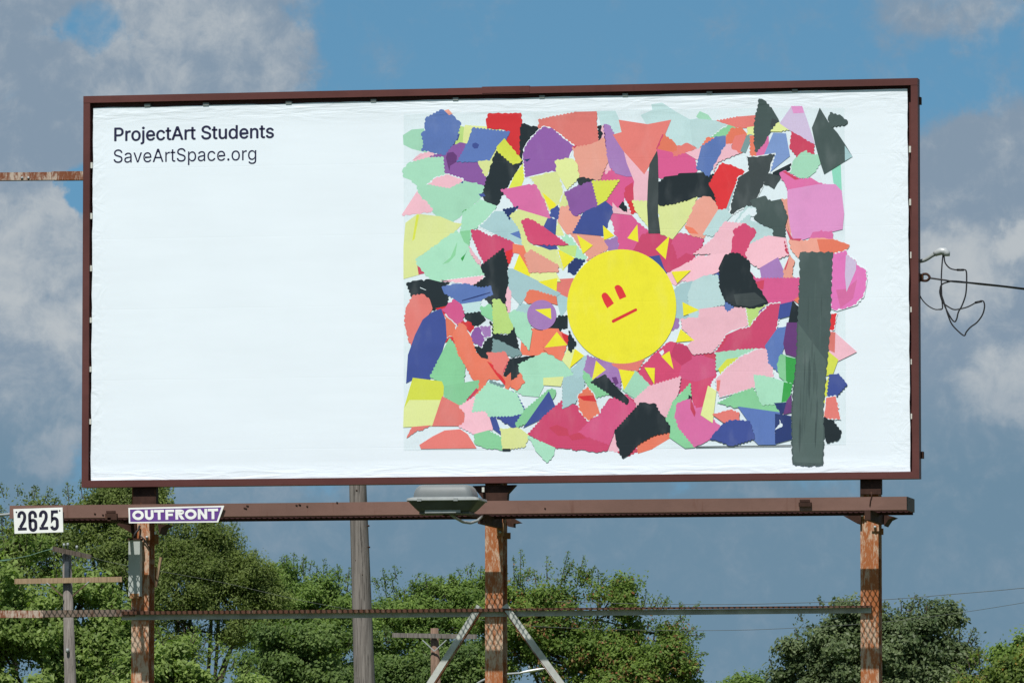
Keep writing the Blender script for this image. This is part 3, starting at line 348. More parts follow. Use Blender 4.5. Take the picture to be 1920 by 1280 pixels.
ART = '''
P w- 757 214,1100 207,1420 203,1583 202,1586 833,1440 836,1200 841,757 844
E s 280 270,560 290,640 330,680 420,560 480,450 540,400 440
E g 150 230,280 310,340 400,440 520,410 550,330 520,330 400,150 390,230 380
E x- 150 395,335 400,320 500,200 480
E y 120 280,150 150,200 280
E y 0 430,130 440,200 640,0 500
E l 640 340,760 310,790 430,760 470,680 440
E h 720 20,760 40,880 50,980 160,1080 240,1080 270,1000 400,940 460,780 450,780 300,740 270,740 200,700 120
E m 1020 290,1100 260,1220 265,1320 320,1420 265,1600 310,1660 330,1640 400,1550 480,1570 510,1500 590,1400 630,1260 670,1220 580,1210 520,1050 540,930 460
E T 1330 320,1420 270,1600 315,1655 335,1630 400,1540 480,1480 460,1400 520,1370 420
E n- 1060 520,1200 500,1250 640,1300 720,1320 800,1180 640
E i 1290 690,1420 620,1560 540,1670 470,1680 740,1510 760,1440 750,1370 800,1320 770
E a 1340 880,1420 800,1500 780,1670 735,1680 1050,1620 1060,1620 1140,1360 1160
E N 260 600,330 530,420 550,320 690,255 670
E o- 140 750,300 740,260 940,130 880
E a- -60 800,240 940,250 1030,180 1130,150 1000,0 920
E l 1350 1160,1400 1160,1400 1240,1340 1270
E k 60 1250,150 1130,240 1130,240 1250,140 1290
A g- 95 470,180 415,300 405,330 640,180 600,100 560
A i 185 730,260 670,400 640,400 700
A y 640 390,760 370,840 380,800 560,600 560
A x- 690 380,715 385,700 545,640 550
A y 820 375,1100 390,1100 420,820 410
A r 985 245,1310 240,1320 330,1305 480,1330 650,1300 700,1140 520,1190 430,1100 390,970 390,960 320
A k 1325 360,1505 385,1470 470,1400 540,1360 610,1340 740,1310 700,1310 500
A p 380 690,500 640,510 700
A p 700 550,740 560,740 620,660 740,870 745,940 880,960 1000,700 930,515 870,500 700,560 590
A P- 550 650,610 640,650 680,645 745,580 785,572 840,556 790,535 700
A g 90 830,150 760,340 710,500 700,515 880,420 960,250 1010,180 930,100 900
A i 360 980,430 920,550 885,700 930,690 970,600 1030,420 1005
A n- 690 970,710 955,730 975,700 985
A g 240 1010,360 990,570 1030,740 950,930 1000,920 1090,740 1260,600 1370,540 1370,400 1260,330 1170,270 1110
A F- 700 1275,720 1250,860 1190,820 1235
A n 620 470,665 460,650 510,560 600,545 590
A bz 330 290,490 205,600 260,640 310,685 340,640 500,600 560,520 665,400 640,350 620,290 620,310 560,285 450,330 420,320 360
A s- 535 212,560 205,590 240,570 248
A b 820 395,1190 435,1120 560,1050 600,985 740,880 740,660 740,740 600,790 480
A n- 820 560,845 552,872 568,860 595,835 598,818 580
A c 1145 510,1330 740,1230 785,1060 640,1080 580
A c- 1240 690,1280 680,1235 775,1222 765
A y 880 745,1000 740,1060 620,1060 660,960 880,940 880
A k 1060 640,1230 785,1345 740,1270 830,1130 1060,1080 1170,1020 1235,950 1160,920 1090,970 900
A n- 890 1085,925 1080,935 1095,905 1102
A c- 1345 765,1365 860,1310 1010,1250 1050,1190 1040,1260 880
A o 1505 310,1640 280,1900 230,2100 225,2120 550,1880 590,1720 480,1640 400,1510 390
A y 1420 900,1560 850,1690 835,1790 1180,1760 1190,1700 1280,1620 1250,1500 1010
A Y- 1540 1060,1600 1110,1680 1180,1690 1260,1620 1250
A p 1500 430,1560 385,1660 420,1740 490,1860 580,1810 700,1680 740,1690 830,1560 850,1370 895,1350 700,1360 610,1400 540
A N- 1350 720,1420 710,1380 745
A v 1120 1040,1180 1030,1380 990,1470 990,1550 1130,1600 1280,1625 1340,1500 1330,1270 1220,1190 1120
A n 1640 1240,1720 1200,1700 1330,1630 1310
B A- 560 225,740 220,820 400,820 450,720 450,600 350
B A- 1130 150,1230 135,1360 220,1520 310,1600 300,1670 310,1670 560,1600 600,1500 560,1390 580,1240 460,1280 330,1080 360,1020 260,1140 210
B i 580 380,630 370,650 500,580 520
B k 570 375,590 370,595 470,575 520
B h 690 800,760 865,920 900,960 960,930 1150,870 1150,840 1100,800 1220,760 1230,640 1150,780 960,780 940,550 940,600 860
B i 640 800,680 710,690 830,650 860
B s 300 600,480 570,600 510,640 500,680 680,640 780,580 920,370 910,340 750
B f- 295 580,345 572,320 605
B P 625 360,650 520,680 650,655 590,640 500
B l 630 360,680 370,830 640,880 770,920 890,860 890,760 860,690 790,665 680,660 580
B i- 840 640,1060 840,1100 850,1070 1160,920 1150,950 950,870 750
B f 860 1010,920 970,930 1150,870 1150,845 1090
B r 880 1160,920 1160,970 1260,920 1280
B i- 720 1180,760 1230,880 1240,900 1290,720 1270
B o- 790 315,1080 360,1315 315,1190 620,1045 860,830 620,730 465,820 440
B m- 1240 465,1255 470,1195 610,1180 605
B O 1250 465,1340 530,1400 600,1380 640,1300 640,1195 610
B o 1400 580,1500 555,1590 600,1490 650,1340 710,1320 650,1390 640
B h 1190 620,1330 650,1345 705,1500 650,1570 700,1590 840,1400 890,1260 910,1200 900
B i 1490 650,1640 600,1610 720
B y 930 1155,1070 1160,1085 1420,960 1250
B y 1200 1190,1350 1165,1500 1130,1590 1085,1560 1220,1500 1340,1340 1540,1210 1480
B k 1195 970,1270 905,1400 890,1420 870,1700 860,1740 890,1810 860,1730 980,1820 1200,1800 1220,1690 1150,1640 1100,1590 1090,1500 1130,1350 1170,1230 1190,1200 1180
B s 1660 1110,1740 1120,1820 1230,1780 1350,1670 1530,1550 1510,1480 1420,1530 1300,1600 1150
B O- 1480 1420,1550 1440,1600 1490,1520 1480
B D- 1180 625,1190 700,1195 900,1190 1280,1215 1490,1090 1490,1075 1200,1085 950,1100 770
B y 120 740,220 710,300 720,340 770,360 910,240 1020,130 830
B y 210 1070,250 1190,240 1200,170 1200,190 1130
B k 350 930,400 910,510 930,430 950,400 985,370 980
B s 180 1220,260 1210,310 1300,390 1320,310 1480,240 1490,150 1360
B p 220 1060,490 950,570 1190,560 1220,430 1250,330 1300,290 1270
B c 510 950,775 940,640 1140,570 1190
B n 430 1270,560 1210,640 1160,710 1220,700 1290,660 1400,620 1510,310 1480,400 1310
B k 790 1210,820 1170,860 1230,860 1260
C g- 40 270,70 225,150 260,180 300,100 330
C A- -30 320,40 300,240 320,400 360,300 430,200 490,150 500,50 600,0 560
C M 300 410,380 365,450 385,330 470,190 490
C o 255 315,470 280,650 265,640 380,500 385,400 360
C O 350 480,400 400,500 395,550 450,500 640,390 600,400 560,340 560
C o- 440 480,540 460,490 650,390 610
C O 150 495,240 500,80 590
C i 330 560,400 560,390 610,470 650,250 740,215 830,230 720,290 640
C b 245 485,330 480,330 560,200 790,160 890,110 840,40 810,60 710,90 590
C y 570 390,640 380,640 460,570 460
C t- 560 475,610 475,540 640,500 630
C O 600 480,640 490,660 620,670 700,600 690
C v 720 560,780 490,780 560,740 670,670 680,670 640
C d 690 95,740 110,820 200,880 300,880 340,820 420,760 480,720 560,660 630,640 560,640 420,655 260,680 180
C D- 820 290,885 310,880 345,850 390,800 380
C y 820 420,880 345,920 340,990 400,900 420
C u- 840 450,960 455,1000 680,900 760,780 860,830 670,750 660,800 540
C L- 1030 170,1130 170,1170 280,1260 550,1150 500,1040 430,910 340
C q- 1030 170,1130 170,1145 225,1050 230
C f 1030 435,1150 510,1255 570,1250 660,1160 635,1090 690,1010 590
C g 1000 800,1100 680,1160 640,1250 670,1320 680,1320 750,1260 850,1180 910,1100 900,990 840
C e- 1450 810,1530 770,1545 1060,1470 960
C d- 1320 195,1420 360,1500 450,1580 570,1650 685,1500 780,1370 860,1330 740,1280 560,1245 390,1290 280
C a- 1585 590,1650 685,1590 720
C d 1430 235,1540 270,1600 320,1580 350,1440 370,1410 300
C r 300 760,440 800,540 850,470 940,440 1000,400 1100,370 1200,290 1245,250 1190,230 1080,170 980,240 850
C a- 450 960,400 1150,390 1250,350 1240,400 1100
C D 565 695,650 700,835 670,790 830,720 990,650 1120,600 1200,500 1220,380 1300,400 1200,440 1050,480 910,590 840,580 750
C k 1010 770,1000 830,900 870,910 910,860 900,790 920,850 850
C D 860 890,910 910,870 960,840 1015,790 980,740 970,780 870
C v 910 860,950 840,1110 930,1230 920,1310 970,1400 980,990 1040
C f- 930 845,960 840,1110 925,1060 930
C s 920 1140,990 1140,1010 1380,1020 1560,960 1400,960 1250
C q- 990 1040,1300 985,1480 985,1540 1050,1565 1280,1550 1440,1230 1520,1110 1560,1040 1540,1010 1380,990 1180
C d 600 1150,740 1105,810 1160,910 1140,950 1240,975 1320,950 1400,950 1530,830 1520,820 1440,700 1380,640 1330,670 1280
D i 90 60,240 -170,280 -80,320 -70,390 20,370 40,90 70
D g 720 50,900 -80,1050 -20,1040 40,960 140,800 230,770 390,640 600,670 300,700 170
D y- 120 160,240 70,470 95,620 160,690 170,620 250,240 510,220 540,250 690,100 730,100 400
D c- 235 80,245 80,200 320,190 330
D f- 225 530,320 680,250 695
D a 1045 40,1130 40,1190 90,1310 220,1340 400,1180 330,900 190,960 140
D b- 1220 270,1320 240,1330 320
D N 1140 20,1280 -10,1210 80,1200 110
D y 1290 20,1590 110,1560 200,1330 130,1340 220,1400 370,1450 400,1670 440,1670 590,1560 520,1440 440,1360 490,1340 400,1310 220,1210 80
D n 1600 115,1680 120,1670 270,1560 200
D n- 1450 370,1670 370,1690 420,1620 430
D m 1330 140,1380 115,1450 140,1560 210,1670 290,1800 380,1450 375,1400 340,1370 250
D g 640 240,670 290,770 400,880 590,950 710,740 740,570 755,450 760,380 740,320 680,240 590,230 530,440 390
D M- 690 250,780 240,775 380,730 350
D M- 655 350,625 490,560 560,510 580,590 520
D F- 690 525,745 470,755 440,720 530,705 555
D i 780 400,830 490,880 540,900 600,860 560,800 470
D mz 805 235,880 240,1010 310,1050 285,1210 350,1250 390,1230 480,1180 600,1130 430,940 570,890 480,820 310
D r- 1165 460,1225 440,1200 570,1175 590
D O- 1240 380,1340 400,1370 480,1420 690,1360 580,1300 470,1240 460
D Y- 1300 480,1420 690,1420 720,1240 640
D y 1430 680,1670 660,1720 760,1500 760,1420 720
D s 1380 470,1420 440,1540 510,1700 600,1700 660,1410 665,1360 490
D a 1310 1000,1430 1010,1390 1110,1260 1090
D a- 1190 640,1230 640,1520 780,1720 890,1670 930,1450 870,1390 880,1310 1000,1200 880,1170 800,1190 730
D A- 1190 825,1340 860,1250 840
D i 1180 830,1210 880,1200 1080,1180 1090,1155 960
D i 470 760,930 710,860 780,780 820,700 770
D k 910 600,1130 430,1180 600,1170 690,1185 780,1160 850,1150 980,1170 1060,1000 1020,940 930,830 810,960 720,920 650
D k 130 790,210 765,360 750,480 780,560 780,500 830,560 900,540 1040,400 1060,340 940,180 920
D w- 265 825,330 855,325 858,268 835
D b 500 830,600 800,760 800,900 840,1000 820,1020 900,740 1030,640 950,520 880
D N- 700 962,860 915,1000 875,1000 886,860 930,705 972
D A 690 1010,890 980,890 1080,760 1105,700 1080
D k 720 1110,890 1090,940 1160,880 1210,840 1250,800 1220
D M 900 1040,990 1010,1030 1060,1020 1170,920 1110
D O 1410 860,1480 870,1680 930,1690 1000,1580 970,1470 1000,1380 980,1360 960
G O- 1165 80,1240 75,1300 75,1400 80,1400 290,1260 290,1190 300,1080 290,1090 180,1150 260
D g 1190 1110,1240 1070,1390 1110,1410 1200,1425 1300,1400 1470,1220 1250
D o 190 920,290 905,360 960,385 1040,340 1130,300 1180,285 1280,200 1450,150 1380,105 1180,130 1030
D r- 440 1050,540 1030,560 1130,500 1290,490 1080
D h 540 1030,620 960,690 1010,720 1110,700 1180,630 1220,560 1140,500 1060
G r 430 20,440 180,470 150,530 200,500 120,440 60
G O 440 -30,520 50,500 120,440 140
G n- 245 0,320 -60,394 -91,430 0,440 160,420 200,370 370,300 500,160 500,105 530,120 300,180 130
G M 470 165,540 250,570 350,600 400,590 540,440 560,310 480,380 340
G r 580 20,640 20,680 70,670 120,600 50
G k 820 20,850 50,900 130,970 135,1020 70,1040 160,1060 250,1000 220,850 170,840 250,800 330,740 320,690 240,770 200,830 130
G p 690 70,740 60,770 130,740 220,650 160
G l 740 60,820 60,820 130,770 140
G t 850 165,1060 260,1080 290,1010 310,930 270,840 270
G k 975 340,1190 305,1060 380,1080 450,1000 510,940 470
G O 560 30,600 50,650 150,690 270,740 330,820 340,940 490,975 530,970 590,910 500,790 510,740 640,640 640,720 580,710 520,670 500,600 370,550 290,500 130
G r- 800 360,850 390,950 540,975 600,955 560,880 470
G o 795 285,940 275,975 330,920 470,880 440
G f- 935 420,975 340,925 470
D x 1030 960,1100 960,1150 1030,1230 1250,1190 1300,1040 1300,1030 1100
G g 1060 380,1200 320,1280 285,1380 310,1460 360,1500 410,1545 485,1280 490,1270 570,1230 650,1110 640,1030 600,1110 530,1080 450
G O 1000 530,1075 460,1110 530,1050 595,1000 570
G O 960 490,990 460,990 540,960 630,950 590
G t 820 520,930 560,850 620,800 590
G M 420 570,715 520,710 580,640 640,560 740,430 650
G f- 700 580,720 600,640 680,580 740,620 680
G c- 160 500,400 530,415 570,410 660,320 900,80 910,85 760,130 600
G y- 130 690,395 690,320 900,80 910,85 760
G o 110 1000,150 920,320 900,180 950
G o- 410 660,560 740,590 790,600 900,330 900
G i 560 740,700 650,700 700,680 780,770 770,850 880,830 940,680 970,560 910,600 880,610 800
G n 900 685,1000 610,1050 650,1130 800,1110 800,1030 680
G n 870 820,1100 800,1050 900,1010 920
G n- 820 830,860 830,915 980,850 930
G gz 700 650,800 540,960 600,1040 630,1110 790,1000 815,810 820,780 770,670 780
G M 1120 770,1320 600,1371 600,1371 640,1200 850,1050 910,1040 890
G n- 1320 620,1370 740,1240 850,1110 915
G o- 220 1070,330 1000,430 950,560 940,620 980,690 1090,230 1095
G M 690 980,800 950,920 1010,925 1105,780 1090,690 1050
G y 910 930,1060 930,1145 990,1110 1080,930 1105
G k- 930 1107,985 1107,985 1113,930 1113
G g 1150 1000,1371 1090,1360 1150,1300 1210,1210 1110
H i 540 1060,600 970,640 1130,540 1110
H f 640 1130,780 1080,800 1120,720 1160
H O- 800 1060,960 970,1070 970,1070 1010,920 1100,810 1135
H m 1100 190,1250 230,1400 240,1475 285,1470 480,1430 520,1400 660,1370 760,1300 800,1250 560,1160 620,1160 490,900 580,810 440,940 300,1060 200
H T- 1160 490,1200 330,1370 300,1465 310,1462 470,1300 520
H S- 1130 205,1250 235,1260 330,1180 380,1090 300
H f- 1330 260,1470 290,1470 340,1380 310
H m 0 830,160 690,290 740,370 850,480 790,560 680,700 640,780 700,780 760,600 950,540 1110,470 1120,100 1085,0 1040,-130 975
H T 300 960,470 800,560 690,700 650,775 720,765 765,600 945,560 1060,420 1010
H f- 40 920,110 895,200 930,215 990,120 990
H f- 210 990,300 960,360 1010,240 1030
H a 165 500,340 450,340 590,270 700,165 750
H a 240 430,350 310,370 300,340 470,280 490
H l 370 310,580 370,660 420,650 580,560 500,480 480,410 500,350 440
H P- 580 490,620 485,640 540,610 560
H o 590 375,850 340,800 430,640 420
H g 680 600,780 440,830 480,905 570,780 670
H M 345 440,370 460,420 520,550 630,440 660,340 490
H y- 0 500,160 490,140 560,0 550
H y- 160 340,210 240,260 260,220 410
H O 300 650,370 580,420 640,470 790,380 850,310 770
H r- 300 655,420 650,440 690,340 680
H i 780 680,900 570,1165 490,1150 600,1050 830,990 800,960 730,830 700,800 740
H k 410 530,520 470,560 520,720 680,710 715,580 640
H k 610 950,830 710,950 720,990 800,1085 880,1085 950,940 980,800 1060,720 1150,680 1175,650 1130,620 1020
H M 1250 550,1255 650,1150 720,1130 800,1160 920,1280 1085,1210 1090,1080 1000,1090 900,1050 850,1110 700
H k- 1245 650,1260 660,1260 690,1245 680
H v 1150 710,1250 680,1300 760,1400 740,1440 850,1530 940,1420 1020,1290 1080,1160 920,1125 820
H f- 1255 660,1300 790,1290 830,1255 760
H O 0 75,110 85,215 150,150 340,60 290,0 250
H r 150 110,215 140,205 200,180 170
H k 215 100,270 200,230 270,210 220
H w- 985 275,1020 250,1030 275,1010 305
F A 260 30,340 20,390 80,200 290,110 270
F A 560 -20,640 0,650 60,590 80,580 130,820 230,820 300,760 310,640 380,590 370,650 250,520 165,440 150
F w 570 0,640 0,665 60,620 90,580 60,470 160,440 150
F i 330 150,520 165,430 230,400 470,10 480,200 330
F i- 190 490,400 470,300 600,260 660,0 760,0 560
F m 530 170,620 210,650 260,580 370,550 530,460 470,400 460,430 230
F i 780 295,960 320,990 480,890 520,690 620,580 560,550 480,600 380
F l- 880 525,930 640,940 740,720 740,700 630
F s 950 640,1010 500,1050 560,1020 740,950 730
F f- 950 640,1000 500,985 580,960 650
F f 950 340,990 470,970 450
F h 570 640,650 740,1100 735,1090 920,1050 960,900 1010,800 1000,700 880
F f- 650 770,740 750,730 850,680 840
F b 320 960,440 1020,360 1100,320 1060
F n 225 700,275 660,270 760
F A 0 770,100 720,240 700,280 820,320 900,320 1000,60 1060,60 1150,-40 1150,-50 900
F i -120 1160,60 1150,70 1060,310 1030,350 1100,450 1030,560 1040,580 1200,520 1250,400 1290,280 1400,190 1500,0 1520,-60 1440,10 1370,-110 1260
F x 560 1040,740 1020,700 1100,590 1250
F k 330 500,400 475,470 480,580 560,580 640,640 780,770 980,700 1020,600 1035,440 1020,330 950,280 830,275 620
F D- 420 900,640 880,765 980,600 1030,450 1010
F p 740 1040,780 1020,700 1110,690 1090
F m 800 1010,895 1000,890 1110,852 1278,755 1461,243 1497,353 1327,480 1270,590 1250,700 1110
F f- 243 1497,353 1327,380 1310,300 1450
F n- 910 1010,1040 980,1000 1120,890 1150
F k 1040 980,1100 1040,1090 1200,1000 1190
F O- 1060 960,1110 920,1110 1000
F v 1220 320,1250 260,1440 245,1460 330
F s 1010 340,1190 350,1230 320,1460 330,1620 390,1590 430,1470 470,1370 470,1150 450,1090 510,1020 420
F O- 1300 335,1460 335,1620 390,1590 430,1470 470,1330 460
F f- 960 200,1040 320,1130 320,1110 345,1010 330
F H 1460 490,1590 455,1600 500,1690 560,1700 600,1790 650,1800 750,1770 910,1690 1000,1500 1060,1450 1040,1445 900
F v- 1500 860,1600 850,1700 760,1660 940,1540 1030
F L- 1600 500,1690 560,1690 640,1600 860,1590 700
F r 1450 1110,1490 1110,1460 1260,1410 1270
I g 200 280,370 260,540 250,540 290,400 310,200 420
I c- 220 420,290 340,410 320,290 410,240 460
I i 410 320,540 260,630 250,660 380,680 480,590 500,520 570,380 610,230 650,210 590,200 510,290 420
I o- 208 520,225 520,215 600,205 600
I b 720 80,790 60,780 230,740 310,720 430,650 370,640 260,620 220
I P- 800 20,890 20,890 320,790 290,770 200
I M 720 380,750 300,790 310,800 530,740 480
I F- 790 308,885 330,860 545,795 530
I M 215 710,350 640,510 585,560 680,700 720,740 795,390 745
I g 520 470,640 490,780 530,840 550,820 690,690 715,590 720,550 640
I F- 775 530,850 545,820 690,755 705
I y- 130 570,190 610,160 870,70 810
I o 175 810,320 770,390 800,390 870,260 870
I b- 390 745,740 795,690 950,700 1060,560 1060,510 1010,480 870
I N- 700 800,840 820,845 1020,700 1060
I w 735 850,765 905,700 940,740 890
I n 150 1010,250 900,320 860,480 870,520 1010,330 1070
I N 700 715,800 710,840 640,830 720,760 800
I P- 800 690,840 630,845 790,770 810
I i- 1165 100,1210 110,1390 270,1240 345,1160 260
I o- 1165 110,1210 110,1205 270,1165 250
I c- 1150 270,1235 340,1190 460,1140 470
I c- 1130 560,1165 480,1160 580,1140 670,1120 830,1115 700
I n 1170 470,1240 460,1310 550,1220 650,1150 660
I o 1145 670,1215 660,1250 840,1130 835
I k 1120 840,1190 860,1265 960,1240 1020,1150 1045,1125 960
I D- 20 1080,400 1076,840 1068,840 1077,400 1084,20 1090
P ds 1499.5 472.7,1530 473,1562 472.7,1560 500,1559 540,1558 570,1557 600,1555 635,1551.6 674,1547 722.5,1543 781.6,1546 808,1544 840.7,1543 871,1510 872.4,1486 869,1485 836,1484 775,1488 722.5,1493.6 665.6,1494.7 613,1496.8 587.7,1499.5 519.4
P z- 1497 606,1549 676,1546 722,1542 781,1544 808,1542 845,1540 868,1488 866,1486 775,1490 722,1495 665
'''
def circle(cx, cy, rx, ry, n, wob=0): return [(cx + rx * math.cos(i * 2 * math.pi / n) * (1 + wob * math.sin(3 * i)), cy + ry * math.sin(i * 2 * math.pi / n)) for i in range(n)]
pieces = []  # dark base sliver and olive strip are shadows drawn as coloured pieces
for ln in ART.strip().split('\n'):
    t, st, rest = ln.split(' ', 2); x0, y0, s = TILE[t]
    pts = [tuple(map(float, q.split())) for q in rest.split(',')]
    pieces.append((st[0], st[1:] or 't', [(x0 + x / s, y0 + y / s) for x, y in pts]))
def E_(pts): return [(1020 + x / 5.567, 390 + y / 5.567) for x, y in pts]
def H_(pts): return [(1020 + x / 4.57, 600 + y / 4.57) for x, y in pts]
PAL['1'] = (66, 83, 82); PAL['2'] = (75, 93, 91)
rs_ = random.Random(3)
for i in range(22):                                                     # brushed streaks on the long dark strip
    yy_ = rs_.uniform(482, 780); ll_ = rs_.uniform(40, 90); xx_ = 1496 - (yy_ - 480) * .03 + rs_.uniform(6, 50); w_ = rs_.uniform(.8, 2.2)
    pieces.append((rs_.choice('12'), '-', [(xx_ - w_, yy_ + ll_ * .3), (xx_, yy_), (xx_ + w_, yy_ + ll_ * .35), (xx_ + w_ * .7 - 1, yy_ + ll_ * .8), (xx_ - 1, yy_ + ll_), (xx_ - w_ - 1, yy_ + ll_ * .7)]))
pieces.append(('l', '-', circle(1015.7, 590.3, 26, 26.5, 40)))
pieces.append(('Y', '-', [(740 + x / 5.567, 390 + y / 5.567) for x, y in ((1465, 1060), (1630, 1045), (1635, 1160))]))
pieces.append(('Y', '-', circle(1165.5, 574.5, 102.5, 107, 90, .002)))
for t in (((345, 280), (510, 390), (405, 480)), ((615, 180), (735, 290), (625, 335)), ((975, 170), (985, 355), (870, 315)), ((1310, 290), (1270, 535), (1165, 430)), ((1330, 665), (1535, 650), (1390, 785)),
          ((1445, 980), (1620, 1065), (1455, 1125)), ((145, 430), (320, 520), (205, 635)), ((-60, 770), (140, 730), (130, 870))): pieces.append(('Y', '-', E_(t)))
for t in (((110, 100), (200, 215), (5, 235)), ((265, 245), (345, 305), (220, 410)), ((445, 345), (530, 425), (410, 515)), ((640, 420), (780, 440), (685, 600)), ((860, 405), (950, 410), (945, 550)), ((1075, 265), (1005, 310), (1110, 420)), ((1170, 75), (1290, 175), (1130, 190))): pieces.append(('Y', '-', H_(t)))
for t in (((600, 920), (606, 898), (622, 884), (642, 882), (662, 896), (700, 945), (730, 995), (660, 1045), (625, 985)), ((735, 830), (742, 814), (760, 803), (785, 804), (815, 830), (842, 885), (860, 925), (790, 955), (755, 880)),
          ((708, 1172), (720, 1163), (950, 1049), (964, 1046), (973, 1060), (970, 1072), (740, 1190), (722, 1198), (708, 1190))): pieces.append(('r', '-', E_(t)))
def edges(pts, style, seed):
    r = random.Random(seed); out = []; n = len(pts)
    ar = sum(pts[i][0] * pts[(i + 1) % n][1] - pts[(i + 1) % n][0] * pts[i][1] for i in range(n)); sg = 1 if ar > 0 else -1
    for i in range(n):
        a, b = pts[i], pts[(i + 1) % n]; dx, dy = b[0] - a[0], b[1] - a[1]; L = math.hypot(dx, dy); out.append(a)
        if style == '-' or L < 3: continue
        nx_, ny_ = dy / L * sg, -dx / L * sg
        kind = style if style in 'zs' else ('z' if r.random() < .42 else 'n')
        if kind == 'n' and r.random() < .25: continue
        per = 6.0 if kind == 'z' else 13.0 if kind == 's' else 3.2
        k = max(2, int(L / per) * (2 if kind != 'n' else 1))
        if kind == 's': k = max(6, int(L / 2.2))
        for j in range(1, k):
            t = j / k
            if kind == 'z': o = (1.25 if j % 2 else -.95) * r.uniform(.8, 1.2)
            elif kind == 's': o = 2.5 * abs(math.sin(math.pi * t * max(1, round(L / 15)))) - 1.2 + r.gauss(0, .45)
            else: o = r.gauss(0, .95); t += r.uniform(-.2, .2) / k
            out.append((a[0] + dx * t + nx_ * o, a[1] + dy * t + ny_ * o))
    return out
def grow(pts, d):
    if d == 0: return pts
    n = len(pts); ar = sum(pts[i][0] * pts[(i + 1) % n][1] - pts[(i + 1) % n][0] * pts[i][1] for i in range(n)); sg = 1 if ar > 0 else -1; out = []
    for i in range(n):
        p, a, b = pts[i], pts[i - 1], pts[(i + 1) % n]
        e1 = Vector((p[0] - a[0], p[1] - a[1])).normalized(); e2 = Vector((b[0] - p[0], b[1] - p[1])).normalized()
        n1 = Vector((e1.y, -e1.x)) * sg; n2 = Vector((e2.y, -e2.x)) * sg; m = n1 + n2
        m = m.normalized() * (d / max(.5, m.normalized().dot(n1))) if m.length > .2 else n1 * 0
        out.append((p[0] + m.x, p[1] + m.y))
    return out
# stack the layers only as high as they really overlap
gx0, gy0, gs = 745, 175, 3.0; GW, GH = 300, 240; lay = np.zeros((GH, GW), int)
gxx, gyy = np.meshgrid(gx0 + gs * (np.arange(GW) + .5), gy0 + gs * (np.arange(GH) + .5))
def cells(pts):
    ins = np.zeros(gxx.shape, bool); n = len(pts)
    for i in range(n):
        (xa, ya), (xb, yb) = pts[i], pts[(i + 1) % n]
        if ya == yb: continue
        c = ((ya > gyy) != (yb > gyy)) & (gxx < (xb - xa) * (gyy - ya) / (yb - ya) + xa); ins ^= c
    g2 = ins.copy()
    for _ in range(2):
        h = g2.copy(); h[1:] |= g2[:-1]; h[:-1] |= g2[1:]; h[:, 1:] |= g2[:, :-1]; h[:, :-1] |= g2[:, 1:]; g2 = h
    return g2
V_, F_, C_ = [], [], []; vin_lin = lin((231, 243, 250))
allp = []
for pi, (ck, st, pts) in enumerate(pieces):                           # torn white cores; drop shadows put into the print as offset dark copies
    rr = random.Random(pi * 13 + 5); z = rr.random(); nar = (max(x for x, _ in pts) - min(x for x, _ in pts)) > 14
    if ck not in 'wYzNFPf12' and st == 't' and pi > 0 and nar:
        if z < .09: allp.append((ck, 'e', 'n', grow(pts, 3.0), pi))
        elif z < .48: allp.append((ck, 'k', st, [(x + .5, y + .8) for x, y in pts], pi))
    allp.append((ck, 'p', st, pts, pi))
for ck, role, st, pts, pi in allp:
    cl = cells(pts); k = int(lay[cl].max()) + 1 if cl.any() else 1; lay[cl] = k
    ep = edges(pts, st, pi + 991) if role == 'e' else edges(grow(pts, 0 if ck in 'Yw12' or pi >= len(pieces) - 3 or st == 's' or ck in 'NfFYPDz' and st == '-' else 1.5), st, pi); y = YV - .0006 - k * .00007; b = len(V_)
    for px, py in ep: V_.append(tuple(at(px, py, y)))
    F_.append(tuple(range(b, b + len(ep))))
    rr = random.Random(pi * 7 + 1); j = rr.uniform(.93, 1.07) if ck not in 'wY' else 1.0
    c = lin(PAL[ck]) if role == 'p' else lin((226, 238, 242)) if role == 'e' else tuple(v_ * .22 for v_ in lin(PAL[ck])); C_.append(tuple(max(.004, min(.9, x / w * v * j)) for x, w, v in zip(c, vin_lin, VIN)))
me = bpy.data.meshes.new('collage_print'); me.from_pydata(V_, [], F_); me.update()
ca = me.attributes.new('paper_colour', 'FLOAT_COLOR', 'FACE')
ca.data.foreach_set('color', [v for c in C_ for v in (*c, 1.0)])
am = Mat('printed coloured paper', .5, 0, .3)
att = am.t.nodes.new('ShaderNodeAttribute'); att.attribute_name = 'paper_colour'
n1 = am.noise(5, 3, .5, (1, 1, 1), 2); n3 = am.noise(4, 3, .5, (1.6, 1, .7), 12); n2 = am.noise(110, 4, .65, (1, 1, .35), 4)
kk = am.mix(am.step(n1, .28, .5, .3, 0), att.outputs[0], (.8, .8, .8), 'MULTIPLY'); kk = am.mix(am.step(n3, .5, .75, 0, .05), kk, (.75, .8, .82))
kk = am.mix(am.math('MULTIPLY', am.step(n2, .35, .7), .42), kk, (.86, .86, .86), 'MULTIPLY'); am.color(kk); crease_mat(am)
me.materials.append(am.m)
co = bpy.data.objects.new('collage_print', me); COL.objects.link(co); put(co, poster)


